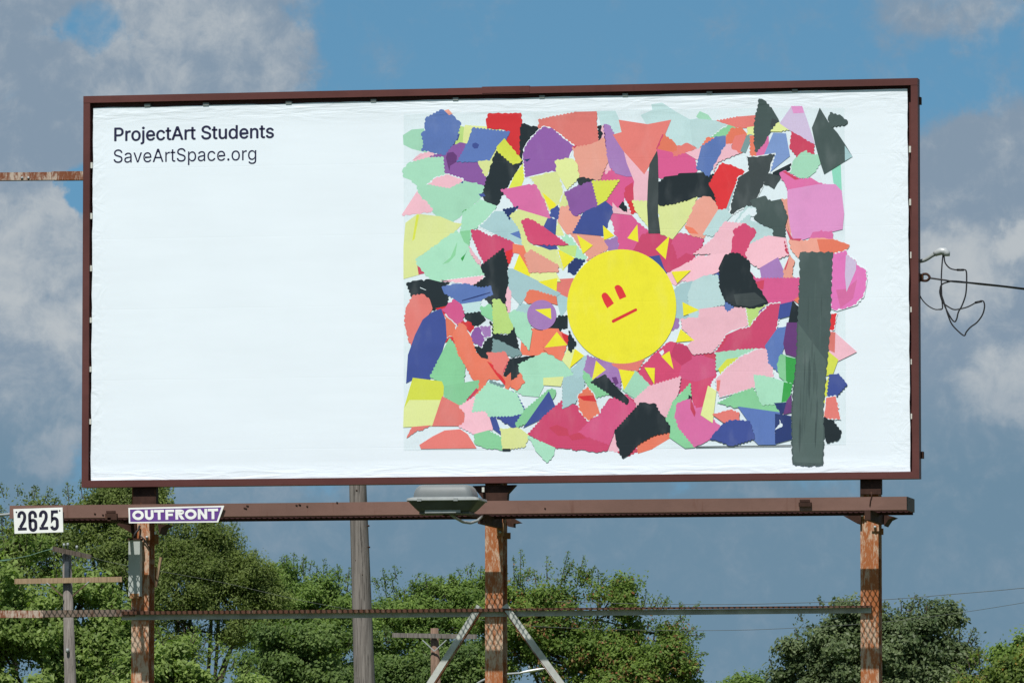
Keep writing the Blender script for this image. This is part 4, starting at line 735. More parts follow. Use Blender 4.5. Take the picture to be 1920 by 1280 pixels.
# ------------------------------------------------------------------ posts
def X_at(px, py, Y): return at(px, py, Y)[0]
def Z_at(px, py, Y): return at(px, py, Y)[2]
posts = []
for px, side in ((247, 'l'), (909.5, 'c'), (1613, 'r')):
    x0 = X_at(px, 1000, YP); x1 = x0 + .157
    m = MB(); zt = ZT - .3
    m.box(x0, x1, YP, YP + .012, 0, zt); m.box(x0, x1, YP + .188, YP + .2, 0, zt)
    m.box((x0 + x1) / 2 - .006, (x0 + x1) / 2 + .006, YP + .012, YP + .188, 0, zt, 1)
    posts.append((x0, x1, put(m.build('support_post', [POSTM, POSTW]), bb)))
def plate(parent, px0, px1, py0, py1, Y, d, mat, bolt=None, name='bolt_plate'):
    m = MB(); px_box(px0, px1, py0, py1, Y, Y + d, 0, m)
    if bolt:
        c = at(bolt[0], bolt[1], Y); m.tube([(c[0], Y, c[2]), (c[0], Y - .018, c[2])], .012, 8, 1)
    return put(m.build(name, [mat, SHINY]), parent)
PLATE = rusted('pale rusted plate', (.42, .33, .2), (.33, .16, .07), (.15, .06, .025), .57, 7)
plate(posts[0][2], 268, 281, 995, 1012, YP - .015, .013, POSTM, (276, 1006.5))
plate(posts[0][2], 288, 297, 1001, 1020, YP + .19, .013, PLATE)
plate(posts[1][2], 931, 944, 980, 1004, YP - .015, .013, PLATE, (938, 997))
plate(posts[1][2], 945, 957, 998, 1010, YP + .17, .013, PLATE)
plate(posts[2][2], 1604, 1624, 955.5, 972.5, YP - .018, .016, PLATE, (1617, 966))
plate(posts[2][2], 1634, 1648, 975, 995, YP - .015, .013, POSTM, (1641, 987.5))
plate(posts[2][2], 1648, 1656, 990, 1002, YP + .12, .02, PLATE)
for (px, y0, y1) in ((1650.5, 1047, 1102), (949.5, 1058, 1100), (291.5, 1062, 1100)):
    plate(posts[2][2] if px > 1500 else posts[1][2] if px > 800 else posts[0][2], px - 1.6, px + 1.6, y0, y1, YP + .175, .012, PLATE, None, 'strap')
# cap plate at the middle post; outer two are dark sheets standing in for shade
for pl in ([(886, 910.5), (967, 908.5), (952, 925), (951, 938), (908, 938)], [(250, 913), (293, 912.5), (293, 946), (250, 946)], [(1613, 894), (1652, 893), (1652, 926), (1613, 926)]):
    m = MB(); m.prism([(at(px, py, .06)[0], at(px, py, .06)[2]) for px, py in pl], .05, YP - .003); put(m.build('gusset_shade_sheet', DARKSTEEL), bb)
plate(bb, 903.5, 908, 913, 922, .01, .02, CLIPM, None, 'clip')

# ------------------------------------------------------------------ catwalk under the board
YF, YB = -.67, -.21
cw = MB(); zt = (Z_at(18, 953, YF) + Z_at(1700, 924.7, YF)) / 2; zb = zt - .112; xl = X_at(18, 960, YF); xr = X_at(1700, 940, YF)
cw.box(xl, xr, YF, YF + .008, zb, zt); cw.box(xl, xr, YF + .008, YF + .045, zb, zb + .007); cw.box(xl, xr, YF + .008, YF + .045, zt - .007, zt)
catwalk = put(cw.build('catwalk', FASCIA), bb)
m = MB(); m.box(xl, xr - .01, YB - .008, YB, zb - .022, zt); m.box(xl, xr - .01, YB - .045, YB - .008, zb, zb + .007); m.box(xl, xr - .01, YB - .045, YB - .008, zt - .007, zt)
put(m.build('rear_channel', MAROON_D), catwalk)
m = MB(); m.box(xr - .01, xr, YF + .0455, YB + .02, zb, zt + .002); put(m.build('end_plate', painted('olive brown steel', (.085, .06, .045), .6, .15, 5, .25)), catwalk)
m = MB(); PX, PY = .024, .054
nx = int((xr - xl - .05) / PX); ny = int(round((YB - YF - .02) / (PY / 2)))
for k in range(nx + 1):
    cx = xl + .025 + k * PX; pts = []
    for j in range(ny + 1):
        y = YF + .01 + j * PY / 2; s = (1 if (j + k) % 2 else -1) * (PX / 2 - .0034)
        pts += [(cx + s, y - .006), (cx + s, y + .006)]
    vs = []; fs = []
    for i, (x, y) in enumerate(pts):
        vs += [(x - .0032, y, zb + .010), (x + .0032, y, zb + .010), (x + .0032, y, zb + .017), (x - .0032, y, zb + .017)]
        if i: 
            b = 4 * i; a = b - 4; fs += [(a, a + 1, b + 1, b), (a + 1, a + 2, b + 2, b + 1), (a + 2, a + 3, b + 3, b + 2), (a + 3, a, b, b + 3)]
    m.add(vs, fs)
put(m.build('mesh_floor', DARKSTEEL, recalc=False), catwalk)
# arms that carry it
for px, h, wd in ((1622, .085, .05), (897, .085, .05), (203, .03, .03)):
    x0 = X_at(px, 965, YF); m = MB()
    m.box(x0, x0 + wd, YF - .03, YP - .02, zb - h, zb - .002)
    put(m.build('bracket_arm', DARKSTEEL), catwalk)
for pl, y0, y1 in (([(1578, 965.5), (1595, 965), (1595, 955), (1611, 954.5), (1611, 980), (1604, 980)], .1, .3), ([(1656, 963), (1675, 968), (1664, 973), (1656, 985)], .05, .3),
                   ([(212, 981), (228, 974), (249, 975), (249, 1003)], .11, .3), ([(293, 981), (311, 982), (300, 988), (296, 1000)], .05, .3),
                   ([(945, 962), (975, 979), (962, 981), (962, 988), (951, 986)], .02, .12)):
    m = MB(); m.prism([(at(px, py, 0)[0], at(px, py, 0)[2]) for px, py in pl], y0, y1); put(m.build('bracket_plate', DARKSTEEL), catwalk)
for a, b, c, d in ((197, 219, 957, 974), (1497.5, 1521, 936, 949)):
    m = MB(); px_box(a, b, c + 5, d, YF - .03, YF - .001, 0, m); px_box(a + 2, b - 3, c, c + 4.5, YF - .012, YF - .001, 0, m)
    put(m.build('hook_plate', DARKSTEEL), catwalk)
# small weld scars and a hanging wire on the fascia
for px, py, s in ((460, 951, 3), (464, 947, 2), (556, 946, 1.6), (562, 945, 2), (576, 948, 1.4), (178, 962, 1.5), (193, 964, 1.5), (632, 941, 1.3), (1022, 952, 1.2)):
    m = MB(); m.tube([at(px - s, py, YF - .002), at(px + s, py + s * .8, YF - .002)], .006, 5); put(m.build('weld_scar', DARKSTEEL), catwalk)
m = MB(); m.tube([at(1633, 922, YF - .004), at(1634.5, 930, YF - .006), at(1632, 938, YF - .006), at(1631, 948, YF - .004)], .005, 5)
put(m.build('loose_wire', DARKSTEEL), catwalk)

# ------------------------------------------------------------------ girder, rail and braces
m = MB()
def px_bar(mb, a, b, h_px, Y0, Y1, mi=0):
    """Bar between two pixels (centre line), h_px tall, from Y0 to Y1."""
    A = at(a[0], a[1], Y0); B = at(b[0], b[1], Y0); h = h_px / ppm(Y0) / 2
    mb.add([(A[0], Y0, A[2] - h), (B[0], Y0, B[2] - h), (B[0], Y1, B[2] - h), (A[0], Y1, A[2] - h), (A[0], Y0, A[2] + h), (B[0], Y0, B[2] + h), (B[0], Y1, B[2] + h), (A[0], Y1, A[2] + h)],
           [(0, 3, 2, 1), (4, 5, 6, 7), (0, 1, 5, 4), (1, 2, 6, 5), (2, 3, 7, 6), (3, 0, 4, 7)], mi)
px_bar(m, (228, 1157), (1633, 1143.5), 10, YP - .014, YP - .004)
girder = put(m.build('girder', GIRDER), bb)
m = MB(); A_ = (228, 1148.5), (1633, 1137.5); px_bar(m, A_[0], (945, 1142.9), 6.5, YP - .062, YP - .056); px_bar(m, (945.1, 1141.9), (1633, 1136.5), 3.6, YP - .062, YP - .056); px_bar(m, (A_[0][0], A_[0][1] - 2.2), (A_[1][0], A_[1][1] - 2.2), 1.6, YP - .055, YP - .003); put(m.build('rust_angle', rusted('girder rust angle', (.16, .12, .09), (.10, .045, .028), (.05, .025, .016), .55, 11)), girder)
for a, b in (((899, 1136), (796, 1296)), ((946, 1134), (1066, 1300))):
    m = MB(); A = Vector(at(*a, YP - .05)); B = Vector(at(*b, YP - .05)); B = A + (B - A) * ((A.z - .05) / (A.z - B.z))
    m.bar(A, B, .012, .054, (1, 0, 0)); d = (B - A).normalized(); s = Vector((0, .03, 0)); o = d.cross(Vector((0, 1, 0))) * (.034 if a[0] > 920 else -.034)
    m.bar(A + s + o * -1, B + s + o * -1, .06, .008, o, 1)
    put(m.build('brace', [BRACE, RUSTBAR]), bb)
m = MB(); m.bar(at(302, 1044, .3), at(292, 1100, .3), .03, .02); put(m.build('strut', WOODT), bb)
# clamps on the back, seen past the right edge
for px0, px1, py0, py1 in ((1718, 1726.5, 182, 196), (1722, 1731, 846, 859)):
    m = MB(); px_box(px0, px1, py0, py1, .1, .16, 0, m); put(m.build('clamp', DARKSTEEL), bb)

rail = MB(); px_bar(rail, (-900, 1150.5), (81, 1150.5), 14, YP - .052, YP + .05); px_bar(rail, (81.3, 1150), (251, 1148), 13, YP - .045, YP + .05, 1)
o = rail.build('steel_rail', [RUSTBAR, RAILG]); tag(o, 'low rusty steel rail with peeling paint running left from the leftmost post', 'rail')
st = MB(); px_bar(st, (-900, 338.5), (97, 330), 15, .45, .53); px_bar(st, (97, 329.5), (420, 327), 16.5, .44, .53)
for px in (41.5, 53.5): 
    c = at(px, 333.5, .45); st.tube([(c[0], .45, c[2]), (c[0], .442, c[2])], .011, 8, 1)
o = st.build('steel_stringer', [RUSTBAR, SHINY]); tag(o, 'rusty bolted steel bar sticking out behind the upper left edge of the billboard', 'steel bar')

# ------------------------------------------------------------------ sign plates
def quadmap(c, Y):
    P = [at(px, py, Y) for px, py in c]        # TL TR BR BL
    def q(u, v): 
        a = P[0] * (1 - u) + P[1] * u; b = P[3] * (1 - u) + P[2] * u; r = a * (1 - v) + b * v; return Vector(r)
    return q
def strip(mb, pts, t, q, Y, closed=False, asp=1.0):
    """Mitred stroke in sign coordinates (u right, v down); t = thickness in u; asp = height/width of one unit."""
    P = [Vector((u, v * asp, 0)) for u, v in pts]; n = len(P); L, Rr = [], []
    for i in range(n):
        a = P[(i - 1) % n] if closed or i else None; b = P[(i + 1) % n] if closed or i < n - 1 else None
        d1 = (P[i] - a).normalized() if a is not None else None; d2 = (b - P[i]).normalized() if b is not None else None
        d1 = d1 or d2; d2 = d2 or d1
        n1 = Vector((-d1.y, d1.x, 0)); n2 = Vector((-d2.y, d2.x, 0)); mm = (n1 + n2).normalized(); k = t / 2 / max(.45, mm.dot(n1))
        L.append(P[i] + mm * k); Rr.append(P[i] - mm * k)
    def w(p): r = q(p.x, p.y / asp); return (r.x, Y, r.z)
    fs = [(i, (i + 1) % n, n + (i + 1) % n, n + i) for i in range(n if closed else n - 1)]
    mb.add([w(p) for p in L] + [w(p) for p in Rr], fs)
def arc(cx, cy, rx, ry, a0, a1, n=10): return [(cx + rx * math.cos(R(a0 + (a1 - a0) * i / n)), cy + ry * math.sin(R(a0 + (a1 - a0) * i / n))) for i in range(n + 1)]
YS = YF - .03
num = MB(); q = quadmap([(25, 953.8), (117.2, 950.6), (118.6, 997), (27.3, 1000)], YS)
c4 = [q(0, 0), q(1, 0), q(1, 1), q(0, 1)]; num.prism([(c.x, c.z) for c in c4], YS, YS + .006)
nsign = thing('number_sign', (c4[3].x, YS, c4[3].z), 'small white sign with dark numerals 2625 at the left end of the catwalk beam', 'sign')
put(num.build('plate', SIGNW), nsign)
n_ = MB(); asp = .5; T = .062; yy = YS - .0015
def poly(mb, pts, q): mb.add([(q(u, v).x, yy, q(u, v).z) for u, v in pts], [tuple(range(len(pts)))])
def two(x0, x1):
    w = x1 - x0; r = w / 2 - T / 2; cx = (x0 + x1) / 2
    strip(n_, [(x0 + T / 2, .36)] + arc(cx, .30, r, .15, 180, 360, 12) + [(x1 - T / 2, .36), (x1 - .045, .48), (x0 + .05, .755)], T, q, yy, False, asp)
    poly(n_, [(x0, .76), (x1, .76), (x1, .875), (x0, .875)], q)
two(.075, .255); two(.515, .695)
x0, x1 = .295, .475; cx = (x0 + x1) / 2; r = (x1 - x0) / 2 - T / 2
strip(n_, [(x1 - T / 2, .38)] + arc(cx, .29, r, .14, 0, -180, 12) + arc(cx, .74, r, .14, 180, 0, 12) + arc(cx, .60, r, .12, 0, -150, 10), T, q, yy, False, asp)
x0, x1 = .735, .915; cx = (x0 + x1) / 2
strip(n_, [(x1 - .01, .165), (x0 + .055, .165), (x0 + .04, .50)] + arc(cx, .55, r, .12, -130, 0, 10) + arc(cx, .72, r, .14, 0, 170, 12), T, q, yy, False, asp)
for u, v in ((.06, .13), (.94, .13)):
    poly(n_, [(u + .017 * math.cos(a * .785), v + .034 * math.sin(a * .785)) for a in range(8)], q)
put(n_.build('lettering', BLACKINK, recalc=False), nsign)

Q = [(240.6, 951.5), (420.5, 947.4), (409, 978.6), (241.7, 980.4)]
bm_ = MB(); P4 = [at(px, py, YS) for px, py in Q]; bm_.prism([(c[0], c[2]) for c in P4], YS, YS + .008)
osign = thing('name_sign', P4[3], 'purple slanted sign with white capitals and a white border on the catwalk beam', 'sign')
put(bm_.build('plate', SIGNW), osign)
q = quadmap([(240.6, 951.7), (420.5, 947.2), (420.8, 978.6), (241.7, 980.4)], YS)
m = MB(); yy = YS - .001; I4 = [(243.6, 954.6), (415, 950.4), (406.6, 975.9), (244.3, 977.6)]
m.add([at(px, py, yy) for px, py in I4], [(0, 1, 2, 3)]); put(m.build('panel', PURPLE, recalc=False), osign)
n_ = MB(); yy = YS - .003; asp = 29.5 / 180; T = .0285; vt, vb = .17, .80
tv = T / asp
def O(x0, x1): strip(n_, arc((x0 + x1) / 2, (vt + vb) / 2, (x1 - x0) / 2 - T / 2, (vb - vt) / 2 - tv / 2, 0, 345, 23), T, q, yy, True, asp)
def Tt(x0, x1): 
    c = (x0 + x1) / 2; poly(n_, [(x0, vt), (x1, vt), (x1, vt + tv * .9), (c + T / 2, vt + tv * .9), (c + T / 2, vb), (c - T / 2, vb), (c - T / 2, vt + tv * .9), (x0, vt + tv * .9)], q)
O(.040, .160)
x0, x1 = .172, .262; strip(n_, [(x0 + T / 2, vt)] + arc((x0 + x1) / 2, vb - .25, (x1 - x0) / 2 - T / 2, .25 - tv / 2, 180, 0, 12) + [(x1 - T / 2, vt)], T, q, yy, False, asp)
Tt(.268, .372)
x0, x1 = .386, .478; poly(n_, [(x0, vt), (x1, vt), (x1, vt + tv * .9), (x0 + T, vt + tv * .9), (x0 + T, .42), (x1 - .014, .42), (x1 - .014, .42 + tv * .85), (x0 + T, .42 + tv * .85), (x0 + T, vb), (x0, vb)], q)
x0, x1 = .490, .582; strip(n_, [(x0 + T / 2, vb), (x0 + T / 2, vt + tv / 2)] + arc(x1 - .045, .34, .045 - T / 2, .34 - vt - tv / 2, -90, 90, 8) + [(x0 + T + .001, .34 * 2 - vt - tv / 2)], T, q, yy, False, asp)
poly(n_, [(x0 + .030, .52), (x0 + .064, .52), (x1 + .004, vb), (x1 - .032, vb)], q)
O(.590, .712)
x0, x1 = .724, .822; poly(n_, [(x0, vt), (x0 + T * .95, vt), (x1 - T, vb - .27), (x1 - T, vt), (x1, vt), (x1, vb), (x1 - T * .95, vb), (x0 + T, vt + .27), (x0 + T, vb), (x0, vb)], q)
Tt(.828, .936)
put(n_.build('lettering', SIGNW, recalc=False), osign)

# ------------------------------------------------------------------ floodlight in front of the catwalk
YL = -1.9; LS = 1 / ppm(YL)
lc = Vector(at(838, 955, YL)); fl_ = thing('floodlight', lc, 'grey domed floodlight on an arm in front of the catwalk beam near the middle post', 'floodlight')
def rrect(hx, hy, r, z, dx=0, n=5):
    out = []
    for sx, sy, a0 in ((1, 1, 0), (-1, 1, 90), (-1, -1, 180), (1, -1, 270)):
        for i in range(n + 1):
            a = R(a0 + 90 * i / n); out.append((lc.x + dx + sx * (hx - r) + r * math.cos(a), lc.y + sy * (hy - r) + r * math.sin(a), lc.z + z))
    return out
U_ = LS
m = MB(); rings = []
for i in range(9):
    t = i / 8; z = (21 + 25 * math.sin(t * math.pi / 2)) * U_; k = math.cos(t * math.pi / 2)
    rings.append(rrect((38 + 19.5 * k ** .8) * U_, (.09 + .07 * k ** .8), .02 + .045 * k, z, -2 * U_))
m.loft(rings, 0, True); put(m.build('lens', LAMPG), fl_)
m = MB(); m.loft([rrect(69 * U_, .19, .03, 14.5 * U_), rrect(70 * U_, .195, .03, 16 * U_), rrect(69 * U_, .19, .03, 20 * U_), rrect(60 * U_, .17, .03, 22 * U_)]); 
for dx in (-44, 26): m.box(lc.x + (dx - 4) * U_, lc.x + (dx + 4) * U_, lc.y - .203, lc.y - .188, lc.z + 14 * U_, lc.z + 19 * U_)
put(m.build('rim', GALV), fl_)
m = MB(); m.loft([rrect(50 * U_, .13, .03, -4 * U_), rrect(56 * U_, .15, .03, 2 * U_), rrect(67 * U_, .18, .03, 14.3 * U_)]); m.box(lc.x - 48 * U_, lc.x + 48 * U_, lc.y - .11, lc.y + .11, lc.z - 9 * U_, lc.z - 4.1 * U_)
put(m.build('housing', LAMPD), fl_)
m = MB(); m.box(lc.x - 36 * U_, lc.x + 32 * U_, lc.y - .136, lc.y - .112, lc.z - 7.5 * U_, lc.z - .5 * U_); put(m.build('ballast_cover', GALV), fl_)
m = MB(); e = at(905, 962, YF); m.tube([(lc.x - .02, lc.y, lc.z - 8 * U_), (lc.x + .05, lc.y + .5, zb - .03), (e[0], YF, zb - .03)], .02, 8); put(m.build('arm', DARKSTEEL), fl_)
m = MB(); m.tube([at(845, 964, YL), at(855, 971, YL + .1), at(868, 978, YL + .3), at(882, 980, YL + .5), at(895, 976, YL + .8), at(903, 968, YF - .1)], .012, 8); put(m.build('conduit', GALV), fl_)

# ------------------------------------------------------------------ meter box on the left post
eb = thing('electrical_box', at(251, 1119, .06), 'narrow grey electrical box strapped to the leftmost post', 'electrical box')
m = MB(); px_box(240.5, 262.3, 1012, 1117, .035, YP - .017, 0, m); put(m.build('body', BOXGREY), eb)
m = MB(); px_box(239.5, 263.4, 1008.5, 1012, .028, YP - .016, 0, m); put(m.build('lid', DARKSTEEL), eb)
m = MB(); px_box(243, 260, 1112, 1121, .03, .06, 0, m); put(m.build('base_clamp', PLATE), eb)
m = MB(); m.tube([at(252, 1009, .08), at(253, 1000, .08), at(259, 993, .1), at(262, 985, .12)], .01, 6)
m.tube([at(262, 1003, .1), at(270, 1010, .11), at(282, 1030, .12)], .006, 6); put(m.build('cable', BLACK), eb)

# ------------------------------------------------------------------ service drop at the right edge
def smooth(pts, n=6):
    P = [np.array(p, float) for p in pts]; out = []
    for i in range(len(P) - 1):
        a, b, c, d = P[max(i - 1, 0)], P[i], P[i + 1], P[min(i + 2, len(P) - 1)]
        for k in range(n):
            t = k / n; out.append(.5 * ((2 * b) + (c - a) * t + (2 * a - 5 * b + 4 * c - d) * t * t + (3 * b - a - 3 * c + d) * t ** 3))
    return out + [P[-1]]
def wire(mb, pix, Y, r, mi=0, dy=None):
    mb.tube(smooth([at(px, py, Y + (dy[i] if dy else 0)) for i, (px, py) in enumerate(pix)]), r, 6, mi)
YW = .14
wh = thing('service_mast', at(1722, 490, YW), 'grey bent service conduit with loose looped wires at the right edge of the board', 'service mast')
m = MB(); wire(m, [(1712, 492), (1724, 490), (1735, 487), (1748, 479), (1758, 474)], YW, .018); put(m.build('conduit', GALV), wh)
m = MB(); rr = []
m.tube([at(1752, 477, YW), at(1756, 474, YW), at(1764, 471, YW), at(1771, 471.5, YW), at(1775, 475, YW), at(1775, 480, YW)], [.022, .028, .033, .035, .033, .028], 12); put(m.build('weatherhead', SHINY), wh)
m = MB(); px_box(1721, 1730, 513, 527, YW - .03, YW + .03, 0, m); m.tube(smooth([at(1730, 514, YW), at(1738, 514, YW), at(1743, 520, YW), at(1738, 526, YW), at(1729, 526, YW)]), .012, 6); put(m.build('clevis', DARKSTEEL), wh)
for pl, r in (([(1770, 478), (1772, 492), (1780, 502), (1790, 505.5), (1800, 506)], .006), ([(1805, 506), (1811, 507), (1812.5, 520), (1811, 550), (1804, 572), (1797, 585), (1794, 597), (1790, 603), (1783, 596), (1772, 575), (1766, 555), (1763, 540), (1768, 532), (1782, 527.5)], .007),
              ([(1768, 478), (1766, 500), (1765, 525), (1766, 560), (1767, 578), (1760, 580)], .006), ([(1722, 545), (1728, 560), (1740, 573), (1754, 580), (1765, 579)], .005),
              ([(1764, 538), (1762, 548), (1767, 565), (1775, 573), (1788, 580), (1800, 579), (1815, 575), (1830, 567)], .006),
              ([(1838, 564), (1844, 565), (1846, 575), (1842, 590), (1832, 604), (1820, 613), (1812, 622), (1808, 629), (1798, 622), (1785, 608), (1778, 592), (1772, 573), (1765, 552)], .007)):
    m = MB(); wire(m, pl, YW, r); put(m.build('wire', BLACK), wh)
for a_, b_ in (((1794, 506), (1807, 506)), ((1828, 567.5), (1841, 564.5))):
    m = MB(); m.tube([at(*a_, YW), at(*b_, YW)], .011, 6); put(m.build('connector', BLACK), wh)
m = MB(); wire(m, [(1742, 521), (1770, 525), (1790, 528), (1840, 532), (1920, 541), (2100, 563), (2900, 640), (4600, 760)], YW, .0085, 0, (0, 0, 0, .3, .8, 1.6, 5, 12))
wire(m, [(1782, 527), (1800, 528), (1840, 533), (1880, 537), (1920, 542), (2100, 564), (2900, 641), (4600, 761)], YW + .02, .0085, 0, (0, .1, .3, .6, .8, 1.6, 5, 12)); put(m.build('service_cable', BLACK), wh)
m = MB(); wire(m, [(-900, 1000), (-120, 969), (0, 965), (19, 963)], YF + .1, .014); tag(m.build('guy_wire', GALV), 'short pale steel wire running left from the beam end behind the number sign', 'wire')
# ------------------------------------------------------------------ utility poles, street lamp and lines behind the board
def pole_thing(name, label, cat, Y, top, bot, rt, rb, mat, group=None):
    t = at(*top, Y); b = at(*bot, Y); d = (t - b) / (t[2] - b[2]); base = b - d * b[2]
    e = thing(name, base, label, cat, group); k = max(.5, (t[2] - 0) / max(.1, t[2] - b[2]))
    rbase = rt + (rb - rt) * k
    m = MB(); m.tube([base, base * .5 + t * .5, t], [rbase, (rbase + rt) / 2, rt], 14); put(m.build('pole', mat), e)
    return e
Y = 40.0; s = 1 / ppm(Y)
tp = at(668, 860, Y); p0 = at(671, 914, Y); p1 = at(683.5, 1280, Y); dd = (p0 - p1) / (p0[2] - p1[2])
tall = thing('wooden_pole', p1 - dd * p1[2], 'tall cracked grey wooden pole standing between the two left rusty posts behind the board', 'utility pole')
m = MB(); ks = [-p1[2], -p1[2] / 2, 0, (p0[2] - p1[2]) * .5, p0[2] - p1[2], p0[2] - p1[2] + 2.0]; rad = [23.5, 21.5, 20.0, 18.2, 16.4, 13.5]
m.tube([p1 + dd * k for k in ks], [r * s for r in rad], 20); put(m.build('pole', WOODG), tall)
for px, py in ((669, 919), (668, 1050), (671, 1132), (690, 985), (691, 1025), (674, 1178), (671, 1270), (679, 1077)):
    m = MB(); c = Vector(at(px, py, Y - 15 * s)); m.tube([c + Vector((0, .06, 0)), c + Vector((0, -.015, 0))], .013, 8); put(m.build('bolt', DARKSTEEL), tall)

Y = 140.0; s = 1 / ppm(Y); BLUEGL = painted('blue glass', (.03, .07, .16), .3)
lp = pole_thing('utility_pole', 'leaning grey utility pole with two crossarms standing before the left trees', 'utility pole', Y, (125, 1035), (132, 1280), 8.5 * s, 11.5 * s, WOODG)
m = MB(); m.bar(at(99, 1028, Y - .25), at(171, 1044, Y - .25), .1, 9 * s); put(m.build('crossarm', WOODD), lp)
m = MB(); m.bar(at(28, 1089.5, Y - .22), at(229, 1085.5, Y - .22), .1, 10 * s); put(m.build('crossarm', WOODT), lp)
for a, b in (((88, 1092), (118, 1117)), ((167, 1090), (136, 1117))):
    m = MB(); m.bar(at(*a, Y - .32), at(*b, Y - .2), .03, 3.2 * s, (0, 1, 0)); put(m.build('arm_brace', WOODB), lp)
    c = ((a[0] * .8 + b[0] * .2), (a[1] * .8 + b[1] * .2)); m = MB(); m.bar(at(*a, Y - .345), at(*c, Y - .345), .02, 5 * s, (0, 1, 0)); put(m.build('brace_end', SHINY), lp)
for px, py in ((120, 1024), (127, 1023), (144, 1028), (160, 1079), (189, 1078)):
    m = MB(); b = Vector(at(px, py + 5, Y - .25)); m.tube([b, b + Vector((0, 0, 5 * s)), b + Vector((0, 0, 6 * s)), b + Vector((0, 0, 11 * s))], [1.2 * s, 1.4 * s, 2.8 * s, 2.2 * s], 8); put(m.build('insulator', GALV if py < 1050 else BLUEGL), lp)
m = MB(); c = at(126.5, 1219, Y - .22); m.tube([c - np.array([0, 0, 4 * s]), c + np.array([0, 0, 4 * s])], 3 * s, 8); put(m.build('junction_box', GALV), lp)
m = MB(); m.box(*(lambda a, b: (a[0], b[0], Y - .22, Y - .1, b[2], a[2]))(at(121, 1052, Y - .2), at(129, 1090, Y - .2))); put(m.build('fuse_cutout', painted('dark blue grey fuse', (.05, .06, .07), .5)), lp)

Y = 172.0; s = 1 / ppm(Y)
fp = pole_thing('utility_pole', 'small distant brown utility pole with one grey crossarm near the middle post', 'utility pole', Y, (814.5, 1177), (817, 1280), 7.5 * s, 9.5 * s, WOODB)
m = MB(); m.bar(at(736, 1190, Y - .25), at(894, 1193, Y - .25), .1, 8.5 * s); put(m.build('crossarm', WOODG), fp)
for px in (792, 837):
    m = MB(); m.bar(at(px, 1199, Y - .3), at(814.5, 1220, Y - .22), .03, 2.4 * s, (0, 1, 0)); put(m.build('arm_brace', SHINY), fp)

Y = 150.0; s = 1 / ppm(Y)
sl = at(886, 1290, Y); base = np.array([sl[0], Y, 0.0]); lampo = thing('street_lamp', base, 'white cobra head street lamp reaching out low to the right of the middle post', 'street lamp')
m = MB(); m.tube([base, (sl[0], Y, sl[2] - .5)], [.13, .08], 10); put(m.build('pole', GALV), lampo)
m = MB(); wire(m, [(886, 1296), (892, 1284), (905, 1275), (930, 1266), (952, 1263), (980, 1261)], Y, .035); put(m.build('arm', GALV), lampo)
a, b = Vector(at(976, 1260.5, Y)), Vector(at(1022, 1252.5, Y)); d = b - a; u = Vector((0, 0, 1)); m = MB(); rings = []
for t, w, h in ((0, 2, 2.2), (.12, 4, 3.6), (.35, 6, 4.6), (.65, 6.5, 4.4), (.88, 4.5, 3), (1, 1.2, .9)):
    c = a + d * t; rings.append([c + Vector((0, math.cos(q) * w * s * 1.6, 0)) + u * (math.sin(q) * h * s * .62 * (1 if math.sin(q) > 0 else .8)) for q in [2 * math.pi * i / 14 for i in range(14)]])
m.loft(rings, 0, True); put(m.build('lamp_head', SIGNW), lampo)
m = MB(); c = Vector(at(992, 1252, Y)); m.tube([c, c + u * 3 * s, c + u * 4.5 * s], [2 * s, 2 * s, 1 * s], 8); put(m.build('photocell', GALV), lampo)

for lab, pix, YY, r, mat in (('upper thin power line crossing the sky to the right of the middle trees', [(1040, 1127), (1185, 1131), (1360, 1132.5), (1500, 1129.5), (1650, 1124), (1790, 1113), (1910, 1102.5), (2050, 1086), (3000, 930), (4600, 600)], 62.0, .0055, LAMPD),
                    ('lower thin power line passing low in front of the middle trees and oak', [(893, 1160), (978, 1172), (1180, 1180), (1360, 1181), (1500, 1176), (1650, 1166), (1786, 1150), (1920, 1129), (2050, 1105), (3000, 900), (4600, 500)], 62.0, .0045, LAMPD),
                    ('pale sagging wire running right from the leaning left utility pole', [(146, 1033), (200, 1052), (310, 1072), (420, 1092), (560, 1124), (700, 1150)], 139.0, .006, LAMPD),
                    ('greenish wire running left from the top of the leaning utility pole', [(-900, 1120), (-60, 1056), (0, 1050), (50, 1042), (80, 1033), (99, 1028)], 139.5, .008, painted('verdigris wire', (.12, .22, .17), .6))):
    m = MB(); wire(m, pix, YY, r); tag(m.build('power_line', mat), lab, 'power line', 'power lines')

# ------------------------------------------------------------------ trees
def leaf_mat(name, dark, lite, alt=None, trans=.38, rough=.6):
    M = Mat(name, rough, 0, .22)
    a = M.t.nodes.new('ShaderNodeAttribute'); a.attribute_name = 'leaf_tone'; sp2 = M.t.nodes.new('ShaderNodeSeparateXYZ'); M.link(a.outputs['Vector'], sp2.inputs[0])
    k = M.mix(sp2.outputs[0], dark, lite)
    if alt: k = M.mix(sp2.outputs[1], k, alt)
    M.color(k)
    tr = M.t.nodes.new('ShaderNodeBsdfTranslucent'); M.link(M.mix(1.0, k, (1.2, 1.45, .55), 'MULTIPLY'), tr.inputs[0])
    mx = M.t.nodes.new('ShaderNodeMixShader'); mx.inputs[0].default_value = trans
    M.link(M.b.outputs[0], mx.inputs[1]); M.link(tr.outputs[0], mx.inputs[2])
    M.link(mx.outputs[0], M.t.nodes['Material Output'].inputs[0]); return M.m
